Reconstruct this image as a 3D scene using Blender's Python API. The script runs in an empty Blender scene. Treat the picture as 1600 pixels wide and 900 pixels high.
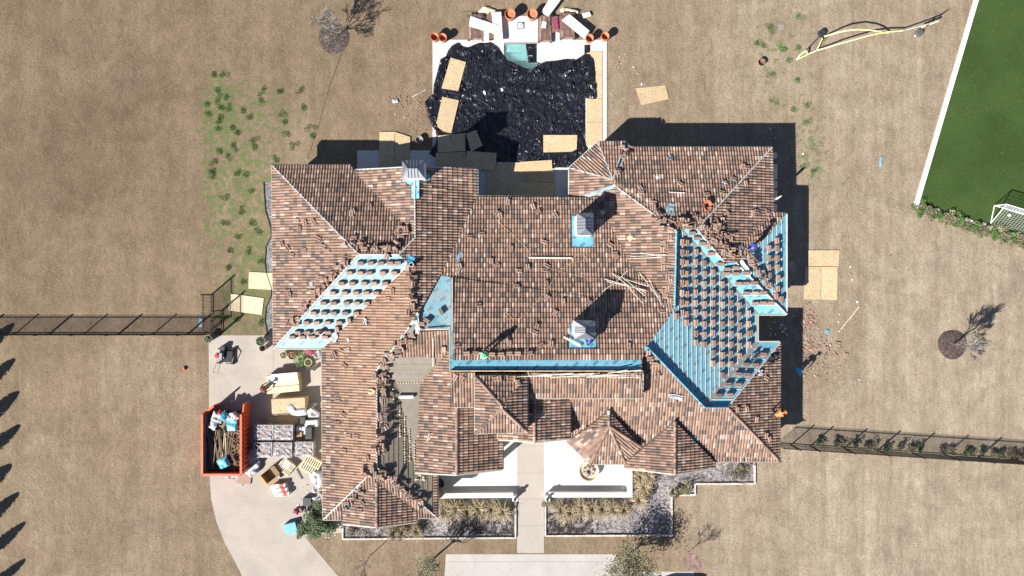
import bpy, bmesh, math, random
import numpy as np
from mathutils import Vector, Matrix, noise
from mathutils.geometry import tessellate_polygon
random.seed(7)
R = math.radians
sc = bpy.context.scene
col = sc.collection
# ------------------------------------------------------------------ camera, world, sun, exposure
H = 53.333                      # drone height above the lawn
FP = 1066.67                    # focal length in photo pixels (1600 wide)
cd = bpy.data.cameras.new('camera'); cam = bpy.data.objects.new('camera', cd); col.objects.link(cam)
cam.location = (0, 0, H); cam.rotation_euler = (0, 0, 0)
cd.sensor_width = 36; cd.lens = FP/1600*36; cd.clip_end = 2000; cd.clip_start = 0.5
sc.camera = cam
SUN_EL, SHAD = 37.5, 40.5       # sun elevation; direction the shadows fall (deg from +x)
w = bpy.data.worlds.new('World'); sc.world = w; w.use_nodes = True
nt = w.node_tree; bg = nt.nodes['Background']
sk = nt.nodes.new('ShaderNodeTexSky'); sk.sky_type = 'NISHITA'; sk.sun_disc = False
sk.sun_elevation = R(SUN_EL); sk.air_density = .6; sk.dust_density = .3; sk.altitude = 300
saz = SHAD+180                  # towards the sun, math angle from +x
sk.sun_rotation = R(90-saz)     # Nishita: rotation measured clockwise from +y
nt.links.new(sk.outputs[0], bg.inputs[0]); bg.inputs[1].default_value = 0.064
sl = bpy.data.lights.new('sun', 'SUN'); sl.energy = 5.0; sl.angle = R(0.5); sl.color = (1, .955, .89)
so = bpy.data.objects.new('sun', sl); col.objects.link(so)
sv = Vector((math.cos(R(saz))*math.cos(R(SUN_EL)), math.sin(R(saz))*math.cos(R(SUN_EL)), math.sin(R(SUN_EL))))
so.rotation_euler = sv.to_track_quat('Z', 'Y').to_euler(); so.location = sv*40
sc.view_settings.view_transform = 'Standard'; sc.view_settings.look = 'None'
sc.view_settings.exposure = 1.05; sc.view_settings.gamma = 1

def P(px, py, z=0.0):           # the place at height z that a photo pixel looks at
    k = (H-z)/FP
    return Vector(((px-800)*k, (450-py)*k, z))

# ------------------------------------------------------------------ materials
def newmat(name):
    m = bpy.data.materials.new(name); m.use_nodes = True
    n = m.node_tree; b = n.nodes['Principled BSDF']
    return m, n, b
def N(n, t, **k):
    x = n.nodes.new(t)
    for a, v in k.items():
        if a.startswith('i_'):
            x.inputs[a[2:].replace('_', ' ')].default_value = v
        else: setattr(x, a, v)
    return x
def ramp(n, fac, stops):
    r = n.nodes.new('ShaderNodeValToRGB'); e = r.color_ramp.elements
    while len(e) < len(stops): e.new(.5)
    for i, (p, c) in enumerate(stops):
        e[i].position = p; e[i].color = (*c, 1) if len(c) == 3 else c
    n.links.new(fac, r.inputs[0]); return r.outputs[0]
def mixc(n, f, a, b, mode='MIX'):
    x = n.nodes.new('ShaderNodeMix'); x.data_type = 'RGBA'; x.blend_type = mode
    for s, v in ((0, f), (6, a), (7, b)):
        if isinstance(v, (int, float)): x.inputs[s].default_value = v
        elif isinstance(v, tuple): x.inputs[s].default_value = (*v, 1) if len(v) == 3 else v
        else: n.links.new(v, x.inputs[s])
    return x.outputs[2]
def mth(n, op, a, b=None, c=None, clamp=False):
    x = n.nodes.new('ShaderNodeMath'); x.operation = op; x.use_clamp = clamp
    for i, v in enumerate((a, b, c)):
        if v is None: continue
        if isinstance(v, (int, float)): x.inputs[i].default_value = v
        else: n.links.new(v, x.inputs[i])
    return x.outputs[0]
def geo_pos(n): return n.nodes.new('ShaderNodeNewGeometry').outputs['Position']
def objc(n): return n.nodes.new('ShaderNodeTexCoord').outputs['Object']
def noi(n, vec, scale, detail=3, rough=.55, dist=0, out='Fac'):
    x = n.nodes.new('ShaderNodeTexNoise'); x.inputs['Scale'].default_value = scale
    x.inputs['Detail'].default_value = detail; x.inputs['Roughness'].default_value = rough
    x.inputs['Distortion'].default_value = dist
    n.links.new(vec, x.inputs['Vector']); return x.outputs[out]
def bump(n, b, h, dist=.02, strength=1.0):
    x = n.nodes.new('ShaderNodeBump'); x.inputs['Distance'].default_value = dist
    x.inputs['Strength'].default_value = strength
    n.links.new(h, x.inputs['Height']); n.links.new(x.outputs[0], b.inputs['Normal'])
_mc = {}
def plain(name, c, rough=.7, metal=0, var=.12, scale=6, bmp=0, rnd=0, spec=.5, emit=None):
    """colour with mottled variation; rnd: variation from object to object"""
    if name in _mc: return _mc[name]
    m, n, b = newmat(name); v = objc(n)
    f = noi(n, v, scale, 4)
    d = tuple(max(0, x*(1-var*1.6)) for x in c); l = tuple(min(1, x*(1+var*1.2)) for x in c)
    o = ramp(n, f, [(.3, d), (.7, l)])
    if rnd:
        oi = n.nodes.new('ShaderNodeObjectInfo').outputs['Random']
        g = mth(n, 'MULTIPLY_ADD', oi, 2*rnd, 1-rnd)
        cb = n.nodes.new('ShaderNodeCombineColor')
        for i in range(3): n.links.new(g, cb.inputs[i])
        o = mixc(n, 1.0, o, cb.outputs[0], 'MULTIPLY')
    n.links.new(o, b.inputs['Base Color'])
    b.inputs['Roughness'].default_value = rough; b.inputs['Metallic'].default_value = metal
    b.inputs['Specular IOR Level'].default_value = spec
    if bmp: bump(n, b, noi(n, v, scale*4, 3), bmp)
    _mc[name] = m; return m

# ---- lawn: dry straw turf, green regrowth by painted attribute, worn and dark drifts
def mat_lawn():
    m, n, b = newmat('dry_lawn'); v = geo_pos(n)
    at = n.nodes.new('ShaderNodeAttribute'); at.attribute_name = 'green'
    big = noi(n, v, .085, 4, .6, .6); mid = noi(n, v, .7, 5, .65, .5); fine = noi(n, v, 6.5, 4, .75, .3); vf = noi(n, v, 19, 3, .8)
    mp = n.nodes.new('ShaderNodeMapping'); mp.inputs['Scale'].default_value = (1.5, .10, 1); mp.inputs['Rotation'].default_value = (0, 0, R(3))
    n.links.new(v, mp.inputs[0]); strk = noi(n, mp.outputs[0], 1.3, 3, .6)
    tn = n.nodes.new('ShaderNodeAttribute'); tn.attribute_name = 'tone'
    tone = mth(n, 'ADD', tn.outputs['Fac'], mth(n, 'MULTIPLY_ADD', big, .9, -.43))
    base = ramp(n, tone, [(0, (.157, .114, .073)), (.45, (.240, .182, .124)), (1, (.352, .292, .218))])
    wv = n.nodes.new('ShaderNodeTexWave'); wv.inputs['Scale'].default_value = .105; wv.inputs['Distortion'].default_value = 1.1; wv.inputs['Detail'].default_value = 2; wv.inputs['Detail Scale'].default_value = .4; n.links.new(v, wv.inputs['Vector'])
    base = mixc(n, .55, base, ramp(n, wv.outputs['Fac'], [(.3, (.92, .91, .90)), (.7, (1.07, 1.07, 1.07))]), 'MULTIPLY')
    base = mixc(n, .85, base, ramp(n, mid, [(.25, (.74, .72, .70)), (.5, (1, 1, 1)), (.75, (1.24, 1.25, 1.27))]), 'MULTIPLY')
    base = mixc(n, mth(n, 'MULTIPLY', ramp(n, noi(n, v, .33, 4, .6, .5), [(.42, (0, 0, 0)), (.66, (1, 1, 1))]), .22), base, (.275, .195, .135))
    base = mixc(n, mth(n, 'MULTIPLY', ramp(n, noi(n, v, .13, 5, .6, 1), [(.54, (0, 0, 0)), (.68, (1, 1, 1))]), .35), base, (.175, .128, .095))
    base = mixc(n, mth(n, 'MULTIPLY', ramp(n, strk, [(.42, (0, 0, 0)), (.66, (1, 1, 1))]), .3), base, (.165, .122, .082))
    fl = n.nodes.new('ShaderNodeMapping'); fl.inputs['Scale'].default_value = (1, .45, 1); fl.inputs['Rotation'].default_value = (0, 0, R(35)); n.links.new(v, fl.inputs[0])
    clump = noi(n, fl.outputs[0], 2.4, 5, .72, 1.4)
    base = mixc(n, .9, base, ramp(n, clump, [(.3, (.78, .77, .76)), (.5, (1, 1, 1)), (.7, (1.2, 1.2, 1.19))]), 'MULTIPLY')
    base = mixc(n, .6, base, ramp(n, fine, [(.25, (.68, .66, .64)), (.5, (1, 1, 1)), (.75, (1.38, 1.36, 1.32))]), 'MULTIPLY')
    base = mixc(n, .8, base, ramp(n, vf, [(.3, (.58, .56, .54)), (.5, (1, 1, 1)), (.72, (1.5, 1.46, 1.36))]), 'MULTIPLY')
    gm = mth(n, 'MULTIPLY', at.outputs['Fac'], 1.0)
    blob = noi(n, v, 1.9, 4, .65, .4)
    g1 = ramp(n, mth(n, 'ADD', mth(n, 'MULTIPLY', gm, .34), blob), [(.735, (0, 0, 0)), (.79, (1, 1, 1))])
    g1 = mth(n, 'MULTIPLY', g1, mth(n, 'GREATER_THAN', gm, .02))
    g1 = mth(n, 'MULTIPLY', g1, ramp(n, noi(n, v, 9, 3), [(.3, (.4, .4, .4)), (.6, (1, 1, 1))]))
    gsoft = mth(n, 'MULTIPLY', gm, .07)
    base = mixc(n, gsoft, base, (.19, .185, .085))
    base = mixc(n, mth(n, 'MULTIPLY', g1, .8), base, mixc(n, vf, (.06, .105, .03), (.15, .20, .07)))
    n.links.new(base, b.inputs['Base Color']); b.inputs['Roughness'].default_value = .95; b.inputs['Specular IOR Level'].default_value = .1
    bump(n, b, mth(n, 'ADD', vf, mth(n, 'MULTIPLY', fine, 1.6)), .05, .9)
    return m
def mat_concrete(name, c, var=.12, joint=0):
    m, n, b = newmat(name); v = geo_pos(n)
    a = noi(n, v, .5, 5, .6, .4); f = noi(n, v, 9, 4, .7)
    o = ramp(n, a, [(.3, tuple(x*(1-var) for x in c)), (.7, tuple(min(.95, x*(1+var*.7)) for x in c))])
    o = mixc(n, .5, o, ramp(n, f, [(.3, (.84, .83, .82)), (.6, (1.06, 1.06, 1.06))]), 'MULTIPLY')
    o = mixc(n, mth(n, 'MULTIPLY', ramp(n, noi(n, v, 1.1, 6, .72, 1.8), [(.54, (0, 0, 0)), (.72, (1, 1, 1))]), .32), o, tuple(x*.62 for x in c))
    n.links.new(o, b.inputs['Base Color']); b.inputs['Roughness'].default_value = .85; b.inputs['Specular IOR Level'].default_value = .25
    bump(n, b, f, .004); return m
def mat_turf():
    m, n, b = newmat('artificial_turf'); v = geo_pos(n)
    o = ramp(n, noi(n, v, .25, 4, .6), [(.35, (.033, .060, .016)), (.65, (.046, .080, .022))])
    o = mixc(n, .7, o, ramp(n, noi(n, v, 16, 3, .7), [(.3, (.6, .6, .6)), (.7, (1.45, 1.4, 1.3))]), 'MULTIPLY')
    n.links.new(o, b.inputs['Base Color']); b.inputs['Roughness'].default_value = .9; b.inputs['Specular IOR Level'].default_value = .1
    bump(n, b, noi(n, v, 25, 2), .02); return m
def mat_gravel(name, c1, c2, c3, sc_=11):
    m, n, b = newmat(name); v = geo_pos(n)
    vo = n.nodes.new('ShaderNodeTexVoronoi'); vo.inputs['Scale'].default_value = sc_; n.links.new(v, vo.inputs[0])
    sp = n.nodes.new('ShaderNodeSeparateColor'); n.links.new(vo.outputs['Color'], sp.inputs[0])
    o = ramp(n, sp.outputs[0], [(.1, c1), (.5, c2), (.9, c3)])
    o = mixc(n, .6, o, ramp(n, noi(n, v, 1.2, 4, .6), [(.3, (.6, .6, .6)), (.7, (1.25, 1.25, 1.25))]), 'MULTIPLY')
    n.links.new(o, b.inputs['Base Color']); b.inputs['Roughness'].default_value = .9
    bump(n, b, vo.outputs['Distance'], .03); return m
def mat_tile():
    m, n, b = newmat('clay_tile'); v = geo_pos(n)
    at = n.nodes.new('ShaderNodeAttribute'); at.attribute_name = 'tint'
    f = noi(n, v, 14, 4, .7)
    o = mixc(n, .7, at.outputs['Color'], ramp(n, f, [(.25, (.66, .64, .62)), (.5, (1, 1, 1)), (.75, (1.28, 1.24, 1.2))]), 'MULTIPLY')
    o = mixc(n, .5, o, ramp(n, noi(n, v, .35, 4, .6), [(.3, (.86, .84, .82)), (.7, (1.12, 1.1, 1.08))]), 'MULTIPLY')
    n.links.new(o, b.inputs['Base Color']); b.inputs['Roughness'].default_value = .78; b.inputs['Specular IOR Level'].default_value = .35
    bump(n, b, f, .004); return m
def mat_loose_tile():
    m, n, b = newmat('loose_clay_tile'); v = objc(n)
    oi = n.nodes.new('ShaderNodeObjectInfo').outputs['Random']
    o = ramp(n, oi, [(0, (.22, .135, .10)), (.3, (.28, .18, .135)), (.6, (.33, .22, .17)), (.8, (.18, .13, .105)), (1, (.39, .28, .22))])
    o = mixc(n, .7, o, ramp(n, noi(n, v, 9, 4, .7), [(.25, (.66, .64, .62)), (.5, (1, 1, 1)), (.75, (1.25, 1.22, 1.2))]), 'MULTIPLY')
    n.links.new(o, b.inputs['Base Color']); b.inputs['Roughness'].default_value = .8
    return m
def mat_underlay(name, c, ink, dirt, damt=.35):
    """synthetic roofing felt with the maker's slanted grey print, repeated"""
    m, n, b = newmat(name); v = geo_pos(n)
    mp = n.nodes.new('ShaderNodeMapping'); mp.inputs['Rotation'].default_value = (0, 0, R(-38)); n.links.new(v, mp.inputs[0])
    s = n.nodes.new('ShaderNodeSeparateXYZ'); n.links.new(mp.outputs[0], s.inputs[0])
    def cell(sx, sy, ox, oy, wx, wy):
        fx = mth(n, 'FRACT', mth(n, 'MULTIPLY_ADD', s.outputs[0], 1/sx, ox)); fy = mth(n, 'FRACT', mth(n, 'MULTIPLY_ADD', s.outputs[1], 1/sy, oy))
        return mth(n, 'MULTIPLY', mth(n, 'LESS_THAN', fx, wx/sx), mth(n, 'LESS_THAN', fy, wy/sy)), fx, fy
    c1, fx, fy = cell(1.15, .78, 0, 0, .44, .2)
    ln = mth(n, 'GREATER_THAN', mth(n, 'FRACT', mth(n, 'MULTIPLY', fy, 11.5)), .22)
    lt = mth(n, 'GREATER_THAN', noi(n, v, 22, 1), .30)
    c1 = mth(n, 'MULTIPLY', mth(n, 'MULTIPLY', c1, ln), lt)
    c2, _, _ = cell(1.15, .78, .45, .5, .30, .055)
    ink_f = mth(n, 'MULTIPLY', mth(n, 'MAXIMUM', c1, c2), .9)
    o = ramp(n, noi(n, v, 2.2, 4, .6), [(.3, tuple(x*.88 for x in c)), (.7, tuple(min(1, x*1.1) for x in c))])
    o = mixc(n, mth(n, 'MULTIPLY', ramp(n, noi(n, v, .42, 4, .65, .8), [(.5, (0, 0, 0)), (.72, (1, 1, 1))]), damt), o, dirt)
    o = mixc(n, ink_f, o, ink)
    n.links.new(o, b.inputs['Base Color']); b.inputs['Roughness'].default_value = .6
    bump(n, b, noi(n, v, 3.5, 3), .02, .5); return m
def mat_osb(name, c):
    m, n, b = newmat(name); v = objc(n)
    vo = n.nodes.new('ShaderNodeTexVoronoi'); vo.inputs['Scale'].default_value = 17; n.links.new(v, vo.inputs[0])
    sp = n.nodes.new('ShaderNodeSeparateColor'); n.links.new(vo.outputs['Color'], sp.inputs[0])
    o = ramp(n, sp.outputs[0], [(0, tuple(x*.74 for x in c)), (.5, c), (1, tuple(min(1, x*1.2) for x in c))])
    o = mixc(n, .5, o, ramp(n, noi(n, v, 1.4, 4), [(.3, (.86, .82, .76)), (.7, (1.08, 1.08, 1.08))]), 'MULTIPLY')
    oi = n.nodes.new('ShaderNodeObjectInfo').outputs['Random']
    g = mth(n, 'MULTIPLY_ADD', oi, .24, .88); cb = n.nodes.new('ShaderNodeCombineColor')
    for i in range(3): n.links.new(g, cb.inputs[i])
    o = mixc(n, 1., o, cb.outputs[0], 'MULTIPLY')
    n.links.new(o, b.inputs['Base Color']); b.inputs['Roughness'].default_value = .75; return m
def mat_tarp():
    m, n, b = newmat('black_poly_sheet'); v = geo_pos(n)
    b.inputs['Base Color'].default_value = (.012, .012, .018, 1); b.inputs['Roughness'].default_value = .31
    b.inputs['Specular IOR Level'].default_value = .6
    mp = n.nodes.new('ShaderNodeMapping'); mp.inputs['Scale'].default_value = (1, .28, 1); mp.inputs['Rotation'].default_value = (0, 0, R(-22)); n.links.new(v, mp.inputs[0])
    r = noi(n, mp.outputs[0], 1.2, 2, .5, 1.4)
    rid = mth(n, 'SUBTRACT', 1.0, mth(n, 'MULTIPLY', mth(n, 'ABSOLUTE', mth(n, 'SUBTRACT', r, .5)), 22), clamp=True)
    rid = mth(n, 'MULTIPLY', rid, ramp(n, noi(n, v, .9, 2), [(.34, (0, 0, 0)), (.5, (1, 1, 1))]))
    mp2 = n.nodes.new('ShaderNodeMapping'); mp2.inputs['Scale'].default_value = (1, .22, 1); mp2.inputs['Rotation'].default_value = (0, 0, R(-40)); n.links.new(v, mp2.inputs[0])
    r2 = noi(n, mp2.outputs[0], 2.6, 2, .5, 1.2)
    rd2 = mth(n, 'SUBTRACT', 1.0, mth(n, 'MULTIPLY', mth(n, 'ABSOLUTE', mth(n, 'SUBTRACT', r2, .56)), 34), clamp=True)
    rd2 = mth(n, 'MULTIPLY', rd2, ramp(n, noi(n, v, .7, 2), [(.5, (0, 0, 0)), (.6, (1, 1, 1))]))
    h = mth(n, 'ADD', mth(n, 'ADD', mth(n, 'MULTIPLY', rid, .9), mth(n, 'MULTIPLY', rd2, .3)), mth(n, 'MULTIPLY', noi(n, v, 1.6, 2, .5, .8), .4))
    bump(n, b, h, .32, 1); return m
def mat_water():
    m, n, b = newmat('pool_water')
    b.inputs['Base Color'].default_value = (.62, .9, .9, 1); b.inputs['Roughness'].default_value = .03
    b.inputs['Transmission Weight'].default_value = .9; b.inputs['IOR'].default_value = 1.33
    bump(n, b, noi(n, geo_pos(n), 4, 2), .01); return m
def mat_wrap():
    m, n, b = newmat('stretch_wrap'); v = objc(n)
    mp = n.nodes.new('ShaderNodeMapping'); mp.inputs['Rotation'].default_value = (0, 0, R(38)); mp.inputs['Scale'].default_value = (.6, 3, 1); n.links.new(v, mp.inputs[0])
    a = ramp(n, noi(n, mp.outputs[0], 1.6, 3, .6, .8), [(.44, (.10, .10, .10)), (.62, (.72, .72, .72))])
    b.inputs['Base Color'].default_value = (.62, .62, .66, 1); b.inputs['Roughness'].default_value = .22
    n.links.new(a, b.inputs['Alpha']); return m
M = dict(
 lawn=mat_lawn(), drive=mat_concrete('driveway_concrete', (.375, .335, .290)), street=mat_concrete('street_concrete', (.41, .385, .355)),
 walk=mat_concrete('walkway_concrete', (.38, .34, .30), .06), deck=mat_concrete('white_pool_deck', (.60, .585, .56), .05),
 patio=mat_concrete('white_patio_stone', (.56, .55, .545), .08), turf=mat_turf(),
 gravel=mat_gravel('grey_gravel', (.09, .09, .095), (.17, .165, .175), (.27, .26, .27)),
 bed=mat_gravel('lavender_grey_gravel', (.13, .11, .105), (.235, .21, .22), (.34, .32, .33), 9),
 mulch=mat_gravel('brown_mulch', (.035, .024, .02), (.075, .05, .042), (.13, .09, .075), 12),
 tile=mat_tile(), ltile=mat_loose_tile(),
 blue=mat_underlay('blue_underlayment', (.150, .375, .48), (.05, .12, .17), (.34, .38, .38), .22),
 sblue=mat_underlay('sunlit_blue_underlayment', (.24, .39, .44), (.13, .20, .24), (.36, .34, .31), .6),  # paler copy of the blue felt; bright sun is painted into its colour
 pale=mat_underlay('dusty_blue_underlayment', (.18, .33, .38), (.12, .17, .20), (.33, .28, .24), .9),
 brown=mat_underlay('brown_felt', (.19, .165, .13), (.17, .15, .12), (.25, .22, .18), .5),
 osb=mat_osb('osb_sheet', (.50, .385, .235)), ply=mat_osb('pale_plywood', (.66, .55, .35)),
 tarp=mat_tarp(), water=mat_water(), wrap=mat_wrap(),
 white=plain('white_paint', (.78, .77, .74), .55, var=.04), whiten=plain('white_fabric', (.82, .81, .80), .85, var=.05, bmp=.01),
 stucco=plain('cream_stucco', (.52, .47, .38), .9, var=.08, bmp=.004), kerb=plain('white_stone_edging', (.52, .48, .43), .8, var=.14, scale=3),
 trim=plain('sage_fascia', (.40, .40, .34), .6, var=.06), hip=plain('bare_hip_board', (.50, .52, .52), .6, var=.15, scale=2),
 valley=plain('valley_metal', (.30, .27, .25), .55, .3, var=.1), lath=plain('batten_wood', (.58, .52, .44), .8, var=.12),
 wood=plain('raw_pine', (.60, .46, .30), .75, var=.2, scale=3, rnd=.15), dwood=plain('dark_scrap_wood', (.17, .125, .08), .85, var=.35, rnd=.35),
 metal=plain('grey_zinc_metal', (.30, .30, .32), .42, .75, var=.06), seam=plain('dark_seam', (.09, .09, .10), .5, .6),
 black=plain('black_steel', (.012, .012, .013), .5, .2, var=.2), dark=plain('dark_plastic', (.03, .03, .033), .5),
 orange=plain('orange_paint', (.62, .105, .035), .5, var=.16, scale=1.5), dgrey=plain('dumpster_inner', (.12, .11, .12), .8, var=.3, scale=1),
 terra=plain('terracotta', (.52, .20, .10), .8, var=.14, rnd=.12), soil=plain('potting_soil', (.05, .035, .025), .95, var=.3),
 teak=plain('weathered_teak', (.20, .115, .09), .7, var=.3, scale=4, rnd=.1), card=plain('cardboard', (.34, .23, .12), .85, var=.08),
 film=plain('crumpled_white_film', (.46, .46, .49), .35, var=.08, scale=3, bmp=.05), bluef=plain('blue_sheeting', (.10, .42, .58), .4, var=.3, scale=4),
 redp=plain('red_print', (.55, .06, .05), .5), bluebin=plain('blue_bin_plastic', (.13, .38, .62), .45, var=.08),
 leaf=plain('green_leaf', (.06, .095, .03), .7, var=.4, scale=3, rnd=.2), olive=plain('olive_leaf', (.19, .18, .095), .75, var=.4, scale=2, rnd=.15),
 straw=plain('straw_grass', (.40, .32, .20), .85, var=.3, scale=2, rnd=.2), bark=plain('grey_bark', (.15, .125, .105), .9, var=.25),
 twig=plain('pale_twig', (.26, .235, .21), .9, var=.25), purple=plain('red_twig', (.42, .20, .28), .9, var=.25),
 shrub=plain('dormant_shrub', (.14, .115, .09), .9, var=.45, scale=3), grassg=plain('green_grass', (.10, .18, .045), .9, var=.35, scale=2),
 straw2=plain('dry_blades', (.36, .28, .185), .9, var=.3, scale=1.5),
 yellow=plain('pale_yellow_tube', (.72, .70, .34), .5, var=.1), net=plain('white_net', (.70, .70, .70), .7),
 shard=plain('broken_tile', (.36, .17, .13), .85, var=.35, scale=1.7), chip=plain('pale_rubble', (.40, .34, .30), .9, var=.3, scale=2),
 skin=plain('skin', (.36, .19, .12), .6), hair=plain('dark_hair', (.02, .015, .012), .7), jeans=plain('blue_jeans', (.035, .06, .12), .85),
 dpants=plain('dark_trousers', (.03, .03, .035), .85), tgreen=plain('green_shirt', (.18, .62, .34), .8), tblue=plain('royal_blue_shirt', (.03, .06, .42), .8),
 torange=plain('orange_shirt', (.80, .22, .03), .8), tred=plain('dark_red_shirt', (.38, .07, .05), .8), straw_hat=plain('brown_hat', (.22, .07, .04), .8),
 cord=plain('tan_cord', (.40, .27, .14), .7), ocord=plain('orange_hose', (.42, .13, .08), .6), foam=plain('cream_foam', (.62, .53, .36), .8),
 carp=plain('dark_car_paint', (.045, .065, .10), .35, .1, var=.1), cglass=plain('car_glass', (.05, .08, .13), .08, var=.1), teal=plain('pool_plaster', (.42, .66, .66), .7, var=.08),
 fount=plain('sandstone', (.56, .47, .35), .85, var=.12), gpot=plain('grey_pot', (.24, .22, .20), .7), maroon=plain('maroon_fabric', (.25, .04, .08), .8),
 hose=plain('green_hose', (.03, .06, .035), .6), engine=plain('red_cowl', (.50, .03, .04), .35), rubber=plain('rubber', (.02, .02, .02), .8),
)

# ------------------------------------------------------------------ mesh builder
class MB:
    def __init__(s): s.v = []; s.f = []; s.m = []
    def add(s, vs, fs, mi=0, mat=None):
        o = len(s.v)
        s.v += [tuple(mat @ Vector(v)) if mat else tuple(v) for v in vs]
        s.f += [tuple(i+o for i in f) for f in fs]; s.m += [mi]*len(fs); return s
    def box(s, c, d, rz=0, mi=0, mat=None, taper=1.0):
        x, y, z = (k/2 for k in d); t = taper
        vs = [(-x, -y, -z), (x, -y, -z), (x, y, -z), (-x, y, -z), (-x*t, -y*t, z), (x*t, -y*t, z), (x*t, y*t, z), (-x*t, y*t, z)]
        m = Matrix.Translation(c) @ Matrix.Rotation(rz, 4, 'Z')
        if mat: m = mat @ m
        return s.add(vs, [(3, 2, 1, 0), (4, 5, 6, 7), (0, 1, 5, 4), (1, 2, 6, 5), (2, 3, 7, 6), (3, 0, 4, 7)], mi, m)
    def prism(s, pts, z0, z1, mi=0):
        n = len(pts); p = [Vector((a[0], a[1], 0)) for a in pts]
        area = sum(p[i].x*p[(i+1) % n].y-p[(i+1) % n].x*p[i].y for i in range(n))
        if area < 0: p.reverse()
        tri = tessellate_polygon([p]); o = len(s.v)
        s.v += [(q.x, q.y, z0) for q in p]+[(q.x, q.y, z1) for q in p]
        for a, b, c in tri:
            u = (p[b]-p[a]).cross(p[c]-p[a]).z
            if u < 0: b, c = c, b
            s.f += [(o+n+a, o+n+b, o+n+c), (o+c, o+b, o+a)]; s.m += [mi, mi]
        for i in range(n):
            j = (i+1) % n; s.f.append((o+i, o+j, o+n+j, o+n+i)); s.m.append(mi)
        return s
    def lathe(s, prof, c=(0, 0, 0), n=14, mi=0, mat=None):
        vs = []; fs = []
        for r, z in prof:
            for k in range(n): a = 2*math.pi*k/n; vs.append((r*math.cos(a)+c[0], r*math.sin(a)+c[1], z+c[2]))
        for i in range(len(prof)-1):
            for k in range(n): fs.append((i*n+k, i*n+(k+1) % n, (i+1)*n+(k+1) % n, (i+1)*n+k))
        return s.add(vs, fs, mi, mat)
    def tube(s, pts, r, n=4, mi=0, r2=None, cap=True):
        pts = [Vector(p) for p in pts]; L = len(pts); vs = []; fs = []
        up = Vector((0, 0, 1))
        for i, p in enumerate(pts):
            d = (pts[min(i+1, L-1)]-pts[max(i-1, 0)])
            if d.length < 1e-6: d = Vector((0, 0, 1))
            d.normalize(); a = d.cross(up)
            if a.length < .05: a = d.cross(Vector((1, 0, 0)))
            a.normalize(); b = d.cross(a); rr = r if r2 is None else r+(r2-r)*i/(L-1)
            for k in range(n):
                t = 2*math.pi*(k+.5)/n; vs.append(p+a*math.cos(t)*rr+b*math.sin(t)*rr)
        for i in range(L-1):
            for k in range(n): fs.append((i*n+k, i*n+(k+1) % n, (i+1)*n+(k+1) % n, (i+1)*n+k))
        if cap: fs += [tuple(range(n)), tuple(range((L-1)*n, L*n))[::-1]]
        return s.add(vs, fs, mi)
    def bar(s, a, b, wd, ht, mi=0):
        a = Vector(a); b = Vector(b); d = b-a; L = d.length
        if L < 1e-4: return s
        x = d/L; y = Vector((0, 0, 1)).cross(x)
        if y.length < .01: y = Vector((0, 1, 0))
        y.normalize(); z = x.cross(y)
        m = Matrix((x, y, z)).transposed().to_4x4(); m.translation = (a+b)/2
        return s.box((0, 0, 0), (L, wd, ht), mi=mi, mat=m)
    def mesh(s, name, mats, smooth=False):
        me = bpy.data.meshes.new(name); me.from_pydata([tuple(v) for v in s.v], [], s.f)
        for m in mats: me.materials.append(m)
        me.polygons.foreach_set('material_index', s.m)
        if smooth: me.polygons.foreach_set('use_smooth', [True]*len(s.f))
        me.update(); return me
def tag(o, label=None, cat=None, group=None, kind=None):
    if label: o['label'] = label
    if cat: o['category'] = cat
    if group: o['group'] = group
    if kind: o['kind'] = kind
    return o
def link(name, me, parent=None, mw=None):
    o = bpy.data.objects.new(name, me); col.objects.link(o)
    if parent: o.parent = parent
    if mw is not None: o.matrix_local = mw
    return o
def build(name, mb, mats, parent=None, smooth=False, mw=None, **t):
    if not isinstance(mats, (list, tuple)): mats = [mats]
    return tag(link(name, mb.mesh(name, mats, smooth), parent, mw), **t)
def thing(name, label, cat, loc=(0, 0, 0), rz=0, group=None, mw=None):
    o = bpy.data.objects.new(name, None); col.objects.link(o); o.empty_display_size = .3
    if mw is not None: o.matrix_world = mw
    else: o.location = loc; o.rotation_euler = (0, 0, rz)
    return tag(o, label, cat, group)
def sheet(name, pix, z, mat, **t):
    mb = MB(); p = [P(a, b, z) for a, b in pix]
    tri = tessellate_polygon([[Vector((q.x, q.y, 0)) for q in p]])
    fs = []
    for a, b, c in tri:
        if (p[b]-p[a]).cross(p[c]-p[a]).z < 0: b, c = c, b
        fs.append((a, b, c))
    mb.add(p, fs); return build(name, mb, mat, **t)
def clone(o, parent=None, mw=None):
    c = o.copy(); col.objects.link(c); c.parent = parent
    for ch in list(o.children): clone(ch, c)
    if mw is not None: c.matrix_world = mw
    return c
def inpoly(x, y, pts):
    r = False; n = len(pts); j = n-1
    for i in range(n):
        xi, yi = pts[i][:2]; xj, yj = pts[j][:2]
        if (yi > y) != (yj > y) and x < (xj-xi)*(y-yi)/(yj-yi)+xi: r = not r
        j = i
    return r
ORD = ['first', 'second', 'third', 'fourth', 'fifth', 'sixth', 'seventh', 'eighth', 'ninth', 'tenth', 'eleventh', 'twelfth', 'thirteenth', 'fourteenth', 'fifteenth', 'sixteenth']
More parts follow.
